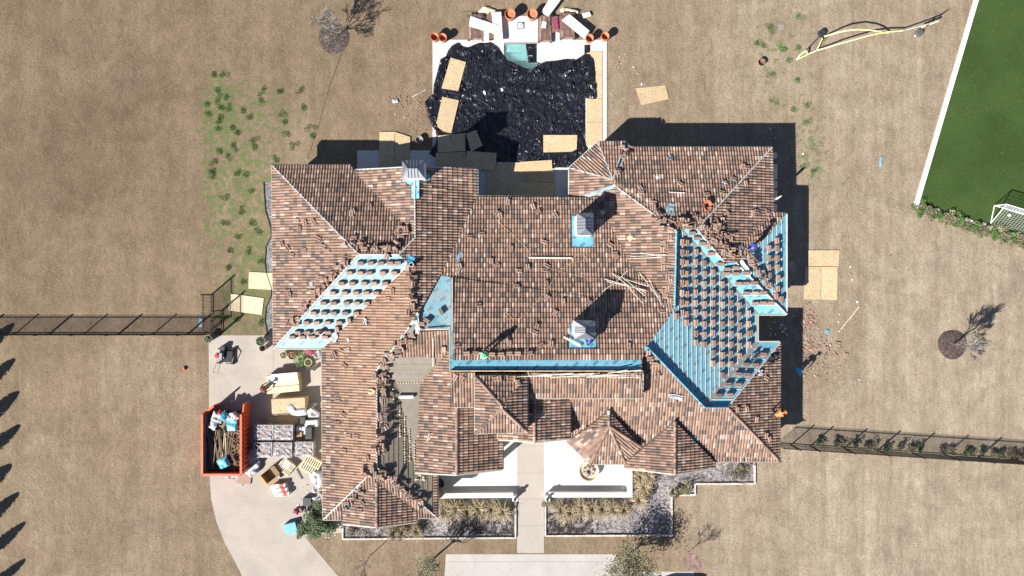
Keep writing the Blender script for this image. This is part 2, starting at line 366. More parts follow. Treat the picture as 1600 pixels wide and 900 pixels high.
# ------------------------------------------------------------------ roof geometry: shared corners, one plane per slope
RV = dict(  # corner: pixel, known height (None = solved from the pitches)
 a1=(426,259,2.8), a2=(429,544,2.8), a3=(561,398,None), b1=(624,398,None), b2=(640,414,None), b3=(508,544,2.8),
 d1=(548,259,2.8), d2=(649,371,None), e0=(648,262,None), e1=(549,267,2.85), f1=(745,265,3.2), f2=(745,308,2.85), f3=(704,398,None),
 c1=(640,511,None), c2=(589,578,None), c3=(589,730,None), c4=(506,811,2.8), c5=(504,545,2.8),
 j1=(688,430,None), j2=(704,433,None), j3=(657,487,None), j4=(704,514,None),
 k1=(704,545,None), k2=(657,598,None), k3=(620,598,None),
 m1=(649,738,None), m2=(714,741,None), m3=(714,636,None), m4=(704,636,None), n1=(785,733,3.25), n2=(785,637,3.25),
 l1=(683,739,2.8), l2=(683,808,2.8), p1=(536,811,2.8), p2=(651,808,2.8), q1=(589,753,None), q2=(589,823,None),
 q3=(536,797,2.95), q4=(536,818,2.8), q5=(651,796,2.95), q6=(651,815,2.8),
 g1=(906,307,2.8), g2=(929,309,None), g3=(951,348,None), g4=(986,417,None), g5=(1053,483,None), g6=(1010,541,None),
 g7=(1003,560,None), g8=(1003,579,None), g9=(704,579,None),
 h1=(958,289,None), h2=(1056,361,None),
 o1=(890,304,2.8), o2=(890,263,2.8), o3=(934,223,2.8), o4=(976,222,2.8), o5=(985,231,2.8), o0=(957,281,None),
 x1=(1205,231,2.8), x2=(1088,358,None), x3=(1207,333,2.8), x4=(1148,390,None), x5=(1166,404,None), x6=(1228,334,2.8), x7=(1228,491,2.8), x8=(1149,410,None), x9=(1132,411,None),
 r1=(1183,491,2.8), r2=(1183,535,2.8), r3=(1100,636,None), r4=(1136,636,None), s1=(1218,535,2.8), s2=(1217,720,2.8), s3=(1064,358,None),
 t1=(704,582,None), t2=(742,582,None), t3=(742,635,None), t4=(706,635,None), t5=(822,581,None), t6=(1003,582,None), t7=(1003,621,None), t8=(824,621,None),
 v1=(743,588,6.0), v2=(743,676,6.0), v3=(823,674,6.0), v4=(823,587,6.0), v5=(784,633,6.7), v6=(784,638,6.7),
 w1=(835,622,None), w2=(835,690,None), w3=(779,686,4.2), w4=(779,622,4.2), w5=(890,685,4.2), w6=(890,621,4.2),
 u1=(890,600,None), u2=(886,689,2.8), u3=(922,724,2.8), u4=(977,724,2.8), u5=(976,731,2.8), u6=(1117,731,2.8), u7=(1117,720,2.8), u8=(976,720,2.8), u9=(922,720,2.8),
 y0=(951,665,4.25), y1=(951,641,4.22), y2=(911,673,3.68), y3=(1000,697,3.34),
 z0=(1054,658,4.05), z1=(1054,740,4.05), z2=(976,724,2.9), z3=(1117,722,2.9), u0=(1003,556,None),
)
DIR = dict(N=(0,1), S=(0,-1), E=(1,0), W=(-1,0), NW=(-.7,.71), SW=(-.7,-.71), SE=(.75,-.66), NE=(.7,.7))
RF = [  # corners, fall direction, pitch, covering
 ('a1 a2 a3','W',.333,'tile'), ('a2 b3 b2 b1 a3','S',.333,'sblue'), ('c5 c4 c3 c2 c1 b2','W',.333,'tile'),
 ('a1 a3 b1 d2 d1','N',.333,'tile'), ('e1 d2 e0','W',.333,'tile'), ('e0 d2 b1 b2 c1 j3 j1 f3 f2 f1','E',.333,'tile'),
 ('f2 f3 j1 j2 g9 g8 g7 g6 g5 g4 g3 g2 g1','N',.25,'tile'), ('j1 j3 c1 j4 j2','NE',.2,'pale'),
 ('c1 c2 k3 k2 k1 j4','S',.333,'brown'), ('c2 c3 l2 l1 m1 k3','E',.333,'brown'), ('k3 m1 k2','S',.08,'brown'),
 ('k2 m1 m2 m3 m4 k1','W',.333,'tile'), ('m2 n1 n2 m3','E',.333,'tile'),
 ('c3 c4 p1 q3 q1','S',.333,'tile'), ('c3 q1 q5 p2 l2','S',.333,'tile'), ('q1 q3 q4 q2','W',.333,'tile'), ('q1 q2 q6 q5','E',.333,'tile'),
 ('h1 g1 g2 g3 g4 g5 h2','W',.333,'tile'), ('o0 o2 o1 g1 h1','W',.333,'tile'), ('o0 o3 o2','NW',.31,'tile'), ('o0 o4 o3','N',.31,'tile'), ('o0 o5 o4','NE',.333,'pale'),
 ('o5 o0 h1 h2 s3 x2 x1','N',.333,'tile'), ('x1 x2 x9 x8 x5 x4 x3','E',.333,'tile'), ('x3 x4 x5 x6','N',.333,'tile'), ('x6 x5 x8 x7','E',.333,'blue'),
 ('x7 x8 x9 x2 s3 r1','S',.333,'blue'), ('h2 g5 g6 r3 r2 r1 s3','E',.333,'blue'), ('r2 r3 r4 s1','N',.333,'blue'), ('s1 r4 s2','E',.333,'tile'),
 ('t1 t4 t3 t2','S',.30,'tile'), ('t5 t8 t7 t6','S',.30,'tile'),
 ('v1 v5 v6 v2','W',0,'tile'), ('v2 v6 v3','S',0,'tile'), ('v3 v6 v5 v4','E',0,'tile'), ('v4 v5 v1','N',0,'tile'),
 ('w1 w4 w3 w2','W',.333,'tile'), ('w2 w5 w6 w1','E',.333,'tile'),
 ('u1 u2 y2 y1 z0 u8 u5 u7 s2 r4 r3 g6 u0','S',.333,'tile'),
 ('y1 y2 y0','W',0,'tile'), ('y0 y2 u2 u3','SW',0,'tile'), ('y0 u3 u4','S',0,'tile'), ('y0 u4 y3','SE',0,'tile'), ('y1 y0 y3','E',0,'tile'),
 ('z0 z2 u5 z1','W',0,'tile'), ('z0 z1 u6 z3','E',0,'tile'),
]
# the big south slope is a simple shape under the turret and the gable, which stand proud of it
RF[38] = ('u1 u2 u9 u8 u7 s2 r4 r3 g6 u0', 'S', .333, 'tile')
vn = [k for k in RV]; vi = {k: i for i, k in enumerate(vn)}
rows = []; rhs = []
nV = len(vn); nF = len(RF)
for fi, (vs, d, p, kd) in enumerate(RF):
    if p == 0: continue
    dx, dy = DIR[d]; L = math.hypot(dx, dy); dx /= L; dy /= L
    for k in vs.split():
        px, py, z = RV[k]; a = ((px-800)*dx+(450-py)*dy)/FP
        r = np.zeros(nV+nF); wt = 1.0 if kd != 'pale' else .3
        r[vi[k]] = (1-p*a)*wt; r[nV+fi] = -wt; rows.append(r); rhs.append(-p*a*H*wt)
for k, (px, py, z) in RV.items():
    r = np.zeros(nV+nF); r[vi[k]] = 30 if z is not None else .001; rows.append(r); rhs.append(z*30 if z is not None else .004)
for a, b, dz in (('t1','g9',0.0),('t6','g8',0.0),('t2','t1',0),('t5','t6',0),('t3','t4',0),('t8','t7',0),('t7','t4',.12),('u0','g7',-.35),('m4','m3',-.15)):
    r = np.zeros(nV+nF); r[vi[a]] = 10; r[vi[b]] = -10; rows.append(r); rhs.append(dz*10)
sol = np.linalg.lstsq(np.array(rows), np.array(rhs), rcond=None)[0]
RZ = {k: float(sol[vi[k]]) for k in vn}
RP = {k: P(RV[k][0], RV[k][1], RZ[k]) for k in vn}
TRI = []    # (face index, A, B, C)
for fi, (vs, d, p, kd) in enumerate(RF):
    ks = vs.split(); pts = [RP[k] for k in ks]
    for t in tessellate_polygon([[Vector((q.x, q.y, 0)) for q in pts]]):
        A, B, C = (pts[i] for i in t)
        if (B-A).cross(C-A).z < 0: B, C = C, B
        if abs((B-A).cross(C-A).z) < 1e-5: continue
        TRI.append((fi, A, B, C))
def roof_at(px, py):            # where the pixel's line of sight meets the roof
    o = Vector((0, 0, H)); d = (P(px, py, 0)-o); best = None
    for fi, A, B, C in TRI:
        n = (B-A).cross(C-A); dn = n.dot(d)
        if abs(dn) < 1e-9: continue
        t = n.dot(A-o)/dn; q = o+d*t
        if all(((Y-X).cross(Vector((q.x-X.x, q.y-X.y, 0)))).z >= -1e-3 for X, Y in ((A, B), (B, C), (C, A))):
            if best is None or q.z > best[0].z: best = (q, n.normalized(), fi)
    return best
def on_roof(px, py, yaw=0, dz=.03, tilt=(0, 0)):
    h = roof_at(px, py)
    if h is None: q, n = P(px, py, 0), Vector((0, 0, 1))
    else: q, n = h[0], h[1]
    x = Vector((math.cos(yaw), math.sin(yaw), 0)); x = (x-n*x.dot(n)).normalized(); y = n.cross(x)
    m = Matrix((x, y, n)).transposed().to_4x4(); m.translation = q+n*dz
    return m @ Matrix.Rotation(tilt[0], 4, 'X') @ Matrix.Rotation(tilt[1], 4, 'Y')

house = thing('house', 'large rambling one-storey house being reroofed, brown barrel tiles and bare blue underlayment', 'house')
HUE = [((.255, .166, .124), .30), ((.300, .202, .154), .24), ((.205, .132, .100), .16), ((.125, .102, .090), .13), ((.41, .32, .27), .06), ((.155, .117, .097), .09)]
HUEC = [((.31, .200, .138), .42), ((.335, .225, .160), .30), ((.26, .165, .116), .14), ((.19, .135, .105), .05), ((.44, .335, .27), .04), ((.23, .155, .115), .05)]
def tint(c, i, fi):
    g = noise.noise(Vector((c*.17+fi*5, i*.11, 3)))*.5+.5
    r = random.random()*.82+g*.18; s = 0
    for h_, w_ in (HUEC if fi == 2 and c > 3 else HUE):
        s += w_
        if r <= s: break
    f = random.uniform(.9, 1.12)
    return (h_[0]*f, h_[1]*f, h_[2]*f, 1)
BS, CE = .205, .357             # barrel spacing, course exposure
OFF = .055
EXCL = {6: [[(702,560),(1003,558),(1003,580),(702,580)], [(702,434),(707.5,434),(707.5,562),(702,562)], [(893,337),(928,337),(928,388),(893,388)], [(889,502),(931,502),(931,547),(889,547)]],
 4: [[(628,279),(660,279),(660,312),(642,312),(640,287),(628,286)]], 5: [[(640,276),(674,267),(674,283),(656,287),(655,311),(640,311)]],
 17: [[(900,308),(960,284),(962,292),(930,306),(915,309)]], 22: [[(1102,315),(1108,315),(1108,322),(1102,322)]]}
def tile_mesh(fi, tris, d, rnd_hue=None):
    dx, dy = DIR[d]; L = math.hypot(dx, dy); dx /= L; dy /= L; ex, ey = -dy, dx
    out = bmesh.new(); lay = out.faces.layers.float_color.new('tint')
    smax = max(q.x*dx+q.y*dy for t in tris for q in t); cache = {}
    for A, B, C in tris:
        nrm = (B-A).cross(C-A); nx, ny, nz = nrm
        ss = [q.x*dx+q.y*dy for q in (A, B, C)]; tt = [q.x*ex+q.y*ey for q in (A, B, C)]
        bm = bmesh.new(); ly = bm.faces.layers.float_color.new('tint')
        for c in range(int((smax-max(ss))/CE)-1, int((smax-min(ss))/CE)+2):
            s1 = smax-c*CE+.04; s0 = s1-CE-.05
            for i in range(int(min(tt)/BS)-1, int(max(tt)/BS)+2):
                tc = (i+.5)*BS; cx, cy = dx*(s1-CE/2)+ex*tc, dy*(s1-CE/2)+ey*tc
                # skip tiles well outside this triangle
                ok = True
                for X, Y in ((A, B), (B, C), (C, A)):
                    e = Vector((Y.x-X.x, Y.y-X.y)); l = e.length
                    if (e.x*(cy-X.y)-e.y*(cx-X.x))/l < -.24: ok = False; break
                if not ok: continue
                if fi in EXCL:
                    zc = A.z-(nx*(cx-A.x)+ny*(cy-A.y))/nz+.1; k_ = FP/(H-zc); qx, qy = 800+cx*k_, 450-cy*k_
                    if any(inpoly(qx, qy, e_) for e_ in EXCL[fi]): continue
                if (c, i) not in cache: cache[c, i] = (tint(c, i, fi), random.uniform(-.006, .006), random.uniform(-.01, .008))
                colr, js, jz = cache[c, i]
                vs = []
                for s_, hw, hh, lift in ((s1+js, .080, .088, .046+jz*.7), (s0, .070, .074, .0)):
                    for a in (0, 38, 90, 142, 180):
                        t_ = tc-math.cos(R(a))*hw; z_ = lift+math.sin(R(a))*hh
                        vs.append(bm.verts.new((dx*s_+ex*t_, dy*s_+ey*t_, z_)))
                fs = [(vs[k], vs[k+1], vs[k+6], vs[k+5]) for k in range(4)]+[(vs[4], vs[3], vs[2], vs[1], vs[0])]
                pv = [bm.verts.new((dx*s_+ex*t_, dy*s_+ey*t_, z_)) for s_, z_, t_ in ((s1+js, .052, tc+.068), (s1+js, .052, tc+BS-.068), (s0, .016, tc+BS-.068), (s0, .016, tc+.068))]
                for f_ in fs: bm.faces.new(f_)[ly] = colr
                bm.faces.new(pv)[ly] = (colr[0]*.88, colr[1]*.88, colr[2]*.88, 1)
        for X, Y in ((A, B), (B, C), (C, A)):
            e = Vector((Y.x-X.x, Y.y-X.y, 0)).normalized(); no = Vector((e.y, -e.x, 0))
            # an eave edge lets the tiles hang 5 cm over
            over = .06 if no.x*dx+no.y*dy > .95 and abs(X.z-Y.z) < .12 else 0
            bmesh.ops.bisect_plane(bm, geom=bm.verts[:]+bm.edges[:]+bm.faces[:], plane_co=(X.x+no.x*over, X.y+no.y*over, 0), plane_no=no, clear_outer=True)
        for v in bm.verts:
            zs = A.z-(nx*(v.co.x-A.x)+ny*(v.co.y-A.y))/nz; v.co.z += zs+OFF
        me = bpy.data.meshes.new('t'); bm.to_mesh(me); bm.free(); out.from_mesh(me); bpy.data.meshes.remove(me)
    me = bpy.data.meshes.new('roof_tiles'); bmesh.ops.recalc_face_normals(out, faces=out.faces[:]) if False else None
    out.to_mesh(me); out.free(); me.materials.append(M['tile']); return me
SLOPE = {}
for fi, (vs, d, p, kd) in enumerate(RF):
    tris = [(A, B, C) for f, A, B, C in TRI if f == fi]
    mb = MB(); ks = vs.split(); pts = [RP[k] for k in ks]; n = len(pts)
    ar = sum(pts[i].x*pts[(i+1) % n].y-pts[(i+1) % n].x*pts[i].y for i in range(n))
    if ar < 0: pts = pts[::-1]
    zb = 2.5 if min(q.z for q in pts) < 5 else 4.4
    for t in tessellate_polygon([[Vector((q.x, q.y, 0)) for q in pts]]):
        a, b, c = t
        if (pts[b]-pts[a]).cross(pts[c]-pts[a]).z < 0: b, c = c, b
        mb.add([pts[a], pts[b], pts[c]], [(0, 1, 2)], 0)
        mb.add([(pts[i].x, pts[i].y, zb) for i in (c, b, a)], [(0, 1, 2)], 1)
    for i in range(n):
        j = (i+1) % n; A, B = pts[i], pts[j]
        mb.add([(A.x, A.y, zb), (B.x, B.y, zb), B, A], [(0, 1, 2, 3)], 1)
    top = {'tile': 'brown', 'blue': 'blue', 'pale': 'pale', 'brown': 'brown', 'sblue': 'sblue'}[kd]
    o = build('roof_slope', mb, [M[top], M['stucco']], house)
    if kd in ('blue', 'sblue'): o['label'] = 'roof slope stripped to bright blue underlayment'
    if kd == 'pale': o['label'] = 'dusty pale blue underlayment patch'
    if kd == 'brown': o['label'] = 'roof slope stripped to brown felt'
    SLOPE[fi] = o
    if kd == 'tile': tag(link('roof_tiles', tile_mesh(fi, tris, d), o), kind='stuff')
# tiles still lying on the upper part of the brown slope south of the cricket
def extra_tiles(fi, pix, parent):
    d = RF[fi][1]; ps = []
    for a, b in pix:
        h = None
        for f, A, B, C in TRI:
            if f != fi: continue
            nrm = (B-A).cross(C-A); o = Vector((0, 0, H)); dd = P(a, b, 0)-o; t = nrm.dot(A-o)/nrm.dot(dd); h = o+dd*t
            if all(((Y-X).cross(Vector((h.x-X.x, h.y-X.y, 0)))).z >= -1e-3 for X, Y in ((A, B), (B, C), (C, A))): break
        ps.append(h)
    tr = []
    for t in tessellate_polygon([[Vector((q.x, q.y, 0)) for q in ps]]):
        A, B, C = (ps[i] for i in t)
        if (B-A).cross(C-A).z < 0: B, C = C, B
        tr.append((A, B, C))
    tag(link('roof_tiles', tile_mesh(fi, tr, d), parent), kind='stuff')
extra_tiles(8, [(648,519),(703,516),(703,545),(690,560),(648,557)], SLOPE[8])
extra_tiles(8, [(620,545),(648,519),(648,557),(626,557)], SLOPE[8])
extra_tiles(9, [(677,742),(683,742),(683,806),(677,801)], SLOPE[9])

# walls under the eaves
def wall_block(pix, zt=2.52, inset=.0):
    mb = MB(); mb.prism([P(a, b, 2.8) for a, b in pix], -.02, zt); return mb
for poly in ([(436,268),(640,268),(640,275),(738,275),(738,318),(896,318),(896,268),(938,232),(972,232),(980,240),(1196,240),(1196,340),(1219,344),(1219,482),(1176,482),(1176,544),(1209,544),(1209,711),(982,711),(972,716),(926,716),(894,684),(884,676),(786,676),(776,676),(776,722),(656,722),(656,735),(675,735),(675,800),(514,800),(514,536),(436,536)],):
    build('wall', wall_block(poly), M['stucco'], house)
build('wall', MB().prism([P(a, b, 5) for a, b in ((708,584),(1000,584),(1000,616),(708,616))], 2.5, 4.95), M['stucco'], house)
# posts and gable beams of the entry porch
for a, b in ((783,728),(886,680),(783,680)): build('porch_column', MB().box((*P(a, b, 2.8)[:2], 1.3), (.34, .34, 2.6)), M['stucco'], house)

def edge(nm, a, b, wd, ht, mat, dz=.0, out=0, label=None):
    A = RP[a] if isinstance(a, str) else a; B = RP[b] if isinstance(b, str) else b
    mb = MB(); e = (B-A); e.z = 0; e.normalize(); no = Vector((e.y, -e.x, 0))*out
    mb.bar(A+no+Vector((0, 0, dz)), B+no+Vector((0, 0, dz)), wd, ht)
    o = build(nm, mb, mat, house)
    if label: o['label'] = label
    return o
# gutters along the eaves and rakes (outside = right of travel, counter-clockwise house)
for s in 'a2 a1,a1 d1,e1 e0,e0 f1,f1 f2,f2 g1,o1 o2,o2 o3,o3 o4,o4 o5,o5 x1,x1 x3,x3 x6,x6 x7,x7 r1,r1 r2,r2 s1,s1 s2,s2 u7,u6 z1,z1 u5,u4 u3,u3 u2,w5 w2,w2 w3,n1 m2,m2 m1,l1 l2,l2 p2,q6 q2,q2 q4,p1 c4,c4 c5,b3 a2,t7 t8,t3 t4,v2 v1,v3 v2,v4 v3,w6 w5,w3 w4,n2 n1,t6 t7,g9 j4'.split(','):
    a, b = s.split()
    edge('gutter', a, b, .09, .13, M['trim'] if RP[a].y < 0 else M['hip'], -.02, -.06)
# bare hip boards where the caps are off
for s in ('a1 a3','a3 a2','b1 d2','d2 e0','c1 c2','c3 c4','c3 l2','c2 c3','h1 h2','x1 x2','o0 o2','o0 o3','o0 o4','o0 o5','x2 x9','x8 x7','h2 g5','g6 r3','r3 r4','r4 s1','a3 b1'):
    a, b = s.split(); edge('hip_board', a, b, .085, .15, M['hip'], .07)
edge('ridge_board', 'g9', 'g8', .05, .30, M['wood'], .15); edge('ridge_board', 'g6', 'r3', .05, .36, M['bluef'], .16); edge('ridge_board', 'r3', 'r4', .05, .36, M['bluef'], .16)
edge('ridge_board', 'h2', 'g5', .05, .34, M['bluef'], .14)
for s in ('s3 r1', 'r2 r3', 'b2 b3'):
    a, b = s.split(); o = edge('valley_flashing', a, b, .30 if s != 's3 r1' else .16, .03, M['valley'], .03)
edge('valley_flashing', 'g1', 'h1', .55, .03, M['pale'], .06, label='dusty blue underlayment in valley')
# barrel caps over finished hips and ridges
def caps(a, b, r=.11):
    A, B = RP[a], RP[b]; d = B-A; L = d.length; n = max(1, int(L/.36)); mb = MB(); x = d/L
    y = Vector((0, 0, 1)).cross(x).normalized(); z = x.cross(y)
    bm = bmesh.new(); ly = bm.faces.layers.float_color.new('tint')
    for i in range(n):
        colr = tint(i, 0, 99)
        lo, hi = (i*L/n, (i+1)*L/n+.05)
        vs = []
        dn = B.z < A.z
        for s_, rr, lf in ((lo, r*(.9 if dn else 1.06), 0 if dn else .03), (hi, r*(1.06 if dn else .9), .03 if dn else 0)):
            for k in range(6):
                t = math.pi*k/5; q = A+x*s_+y*math.cos(t)*rr+z*(math.sin(t)*rr*.95+.10+lf); vs.append(bm.verts.new(q))
        for k in range(5): bm.faces.new((vs[k], vs[k+1], vs[k+7], vs[k+6]))[ly] = colr
        bm.faces.new(vs[:6])[ly] = colr; bm.faces.new(vs[6:])[ly] = colr
    me = bpy.data.meshes.new('ridge_caps'); bm.to_mesh(me); bm.free(); me.materials.append(M['tile'])
    tag(link('ridge_caps', me, house), kind='stuff')
for s in ('v5 v1','v5 v6','v6 v2','v6 v3','m2 m3','w1 w2','q1 q2','z0 z1','y1 y0','y0 u3','y0 u4','y0 y3','y0 y2','r4 s2'):
    caps(*s.split())

# battens over the stripped slopes
def batten_run(fi, pix_lines, wd=.036, ht=.03, mat=None, dz=.02, nm='batten'):
    for (x0, y0), (x1, y1) in pix_lines:   # clip a pixel line to the slope
        ins = []
        for k in range(201):
            a, b = x0+(x1-x0)*k/200, y0+(y1-y0)*k/200; h = roof_at(a, b)
            if h and h[2] == fi: ins.append(h[0])
        if len(ins) < 8: continue
        mb = MB(); mb.bar(ins[0]+Vector((0, 0, dz)), ins[-1]+Vector((0, 0, dz)), wd, ht)
        build(nm, mb, mat or M['lath'], SLOPE[fi])
batten_run(27, [((x, 350), (x, 645)) for x in np.arange(1024, 1182, 7.15)])
batten_run(25, [((x, 335), (x, 490)) for x in np.arange(1178, 1226, 7.15)])
batten_run(1, [((420, y), (650, y)) for y in np.arange(416, 540, 15.9)])
batten_run(26, [((1050, y), (1230, y)) for y in np.arange(369, 488, 15.4)])
batten_run(28, [((1100, y), (1230, y)) for y in np.arange(545, 632, 15.8)])
batten_run(9, [((x, 575), (x, 806)) for x in np.arange(599, 676, 7.6)], .03, .035, M['dwood'], .01)
batten_run(8, [((600, y), (705, y)) for y in (563, 570, 578, 586, 593)], .03, .02, M['valley'], .01)
# blue strip stripped along the top of the north slope, and the strip down its west rake
def patch(pix, fi, mat, nm='underlayment_strip', dz=.045, th=.02, label=None):
    mb = MB(); ps = []
    for a, b in pix:
        h = None; o = Vector((0, 0, H)); dd = P(a, b, 0)-o
        best = None
        for f, A, B, C in TRI:
            if f != fi: continue
            nrm = (B-A).cross(C-A); t = nrm.dot(A-o)/nrm.dot(dd); q = o+dd*t
            m_ = min(((Y-X).normalized().cross(Vector((q.x-X.x, q.y-X.y, 0)))).z for X, Y in ((A, B), (B, C), (C, A)))
            if best is None or m_ > best[0]: best = (m_, q)
        ps.append(best[1]+Vector((0, 0, dz)))
    for t in tessellate_polygon([[Vector((q.x, q.y, 0)) for q in ps]]):
        a, b, c = t
        if (ps[b]-ps[a]).cross(ps[c]-ps[a]).z < 0: b, c = c, b
        mb.add([ps[a], ps[b], ps[c]], [(0, 1, 2)])
    n = len(ps)
    for i in range(n):
        A, B = ps[i], ps[(i+1) % n]; mb.add([A, B, B-Vector((0, 0, dz)), A-Vector((0, 0, dz))], [(0, 1, 2, 3)])
    o = build(nm, mb, mat, SLOPE[fi])
    if label: o['label'] = label
    return o
patch([(704,560),(1003,558),(1003,577),(704,577)], 6, M['blue'], label='bright blue underlayment strip below the ridge')
patch([(704.5,434),(707.5,434),(707.5,559),(704.5,559)], 6, M['blue'])
patch([(893,337),(928,337),(928,388),(893,388)], 6, M['blue'], dz=.045, label='blue underlayment around the tall chimney')
patch([(889,502),(931,502),(931,547),(889,547)], 6, M['blue'], dz=.045, label='blue underlayment around the square chimney')
patch([(628,280),(655,280),(655,286),(655,310),(642,312),(640,287),(628,286)], 4, M['blue'], dz=.045)
patch([(649,276),(672,268),(672,282),(656,286),(655,310),(650,310)], 5, M['blue'], dz=.045)
patch([(1005,541),(1011,541),(1012,552),(1008,548)], 6, M['blue'], dz=.17)
# ------------------------------------------------------------------ ground
def lawn_mesh():
    nx, ny = 170, 110; X = np.linspace(-62, 62, nx); Y = np.linspace(-42, 42, ny)
    vs = [(x, y, 0) for y in Y for x in X]; fs = [(j*nx+i, j*nx+i+1, (j+1)*nx+i+1, (j+1)*nx+i) for j in range(ny-1) for i in range(nx-1)]
    fs = [f for f in fs if not all(743 < vs[i][0]*20+800 < 893 and 29 < 450-vs[i][1]*20 < 243 for i in f)]
    me = bpy.data.meshes.new('lawn'); o = len(vs)
    for a, b, c, d in ((-900, -900, 900, -41.9), (-900, 41.9, 900, 900), (-900, -41.9, -61.9, 41.9), (61.9, -41.9, 900, 41.9)):
        o = len(vs); vs += [(a, b, -.01), (c, b, -.01), (c, d, -.01), (a, d, -.01)]; fs.append((o, o+1, o+2, o+3))
    me.from_pydata(vs, [], fs); at = me.attributes.new('green', 'FLOAT', 'POINT')
    Z = [  # px, py, rx, ry, amount : where weeds and regrowth show
     (345,190,34,90,1.0),(400,180,70,60,.75),(385,290,60,130,.85),(480,230,60,60,.45),(340,300,30,120,.85),(405,420,40,110,.98),(365,470,35,60,.85),(400,340,60,60,.75),(470,30,40,40,.35),
     (1215,80,45,120,.55),(1270,240,30,60,.75),(1250,170,50,60,.5),(1210,130,50,50,.4),(1300,270,40,40,.4),(1270,630,30,20,.3),(330,560,10,30,.3),(1560,600,60,40,.1),(700,840,110,18,.15)]
    val = []
    for x, y, z in vs:
        px, py = x*20+800, 450-y*20; g = 0
        for a, b, rx, ry, am in Z: g = max(g, am*max(0, 1-((px-a)/rx/1.25)**2-((py-b)/ry/1.25)**2)**.5)
        val.append(g)
    at.data.foreach_set('value', val)
    TP = [(50,50,.12),(250,100,.05),(100,250,.0),(250,350,.1),(100,420,.22),(420,60,.25),(600,100,.36),(560,30,.3),(1000,100,.62),(1200,60,.8),(1230,200,.82),(1400,60,.8),(1360,220,.85),(1450,450,1.0),(1300,430,.88),(1300,600,.8),(1500,620,.95),(1580,480,.98),(1350,820,1.0),(1550,850,1.05),(1180,830,.88),(200,600,.5),(60,800,.48),(250,720,.55),(100,680,.45),(560,870,.5),(750,855,.4),(930,850,.42),(420,300,.35),(350,440,.3)]
    A_ = np.array(TP); V_ = np.array([(x*20+800, 450-y*20) for x, y, z in vs])
    D_ = ((V_[:, None, :]-A_[None, :, :2])**2).sum(-1)+900.; W_ = D_**-1.6; tv = (W_*A_[None, :, 2]).sum(1)/W_.sum(1)
    a2 = me.attributes.new('tone', 'FLOAT', 'POINT'); a2.data.foreach_set('value', tv.astype(float).tolist()); me.materials.append(M['lawn']); me.update(); return me
tag(link('lawn', lawn_mesh()), kind='structure', label='dry straw-coloured lawn with green weed patches')
# green weed tufts standing out of the dry turf
rnd = random.Random(3)
mb = MB()
def blade_clump(mb, x, y, r, n, h, mi=0, rg=rnd, lean=1.0):
    for _ in range(n):
        a = rg.uniform(0, 6.283); d = r*math.sqrt(rg.random()); bx, by = x+math.cos(a)*d, y+math.sin(a)*d
        t = rg.uniform(0, 6.283); l = h*rg.uniform(.5, 1.2); ln = l*lean*rg.uniform(.3, 1.0); wv = .012+h*.05
        px_, py_ = -math.sin(t)*wv, math.cos(t)*wv
        mb.add([(bx-px_, by-py_, 0), (bx+px_, by+py_, 0), (bx+math.cos(t)*ln, by+math.sin(t)*ln, l)], [(0, 1, 2)], mi)
greens = [(335,117),(352,117),(341,143),(343,155),(352,153),(324,163),(326,177),(345,168),(356,171),(381,172),(389,184),(409,141),(408,157),(438,145),(470,144),(479,168),(441,178),(443,191),(363,200),(372,206),(400,217),(448,213),(485,200),(489,210),(460,227),(400,230),(345,235),(360,243),(336,253),(430,248),(373,273),(385,271),(330,264),(332,275),(343,182),(340,190),(365,230),(342,200),(1219,72),(1236,95),(1250,28),(1205,47),(1258,190),(1240,171),(1210,158),(1243,123),(1192,73),(1264,165),(1205,117),(1227,75),(1246,75),(1182,68),(1202,42),(380,330),(395,345),(350,310),(402,360),(370,372),(390,395),(408,410),(355,420),(380,440),(400,480),(372,500),(350,492),(405,505),(350,350),(362,392),(395,300),(1270,268),(1255,262),(1287,60)]
for a, b in greens:
    q = P(a, b)
    for _ in range(3): blade_clump(mb, q.x+rnd.gauss(0, .14), q.y+rnd.gauss(0, .12), .21, 70, .09)
build('grass_tufts', mb, M['grassg'], kind='stuff', label='green weed tufts in the dry lawn')
# sparse dry tufts for relief over the open lawn
mb = MB()
for _ in range(9000):
    x, y = rnd.uniform(-42, 42), rnd.uniform(-24, 24); px, py = 800+x*20, 450-y*20
    if 420 < px < 1225 and 190 < py < 850: continue
    if 320 < px < 530 and py > 520: continue
    if noise.noise(Vector((x*.22, y*.22, 1))) < -.12: continue
    blade_clump(mb, x, y, .12, 5, .05, 0)
build('dry_grass', mb, M['straw2'], kind='stuff', label='sparse dry grass blades on the lawn')

S = dict(kind='structure')
ZR = .012
sheet('driveway', [(326,524),(560,524),(560,830),(476,838),(528,900),(556,940),(397,940),(375,893),(352,850),(338,815),(330,780),(327,740)], ZR, M['drive'], **S)
def joint(a, b, wd=.035, z=.018, mat='valley'):
    mb = MB(); A, B = P(*a, z), P(*b, z); mb.bar(A, B, wd, .004); build('expansion_joint', mb, M[mat], **S)
joint((328,779),(470,778)); joint((427,524),(427,779), .02); joint((470,778),(476,790), .03)
joint((328,655),(500,655), .015)
sheet('walkway', [(808,684),(850,684),(850,864),(808,864)], ZR+.004, M['walk'], **S)
for y in (697, 739, 780, 822): joint((808.5,y),(849.5,y), .025, .02)
sheet('street', [(697,866),(962,866),(976,893),(1084,893),(1084,960),(690,960)], ZR, M['street'], **S)
joint((698,878),(960,878), .02)
sheet('patio', [(683,684),(808,684),(808,772),(683,772)], ZR, M['patio'], **S)
sheet('patio', [(850,684),(986,684),(986,775),(850,775)], ZR, M['patio'], **S)
sheet('planting_bed', [(536,800),(806,774),(806,840),(536,843)], .02, M['bed'], **S)
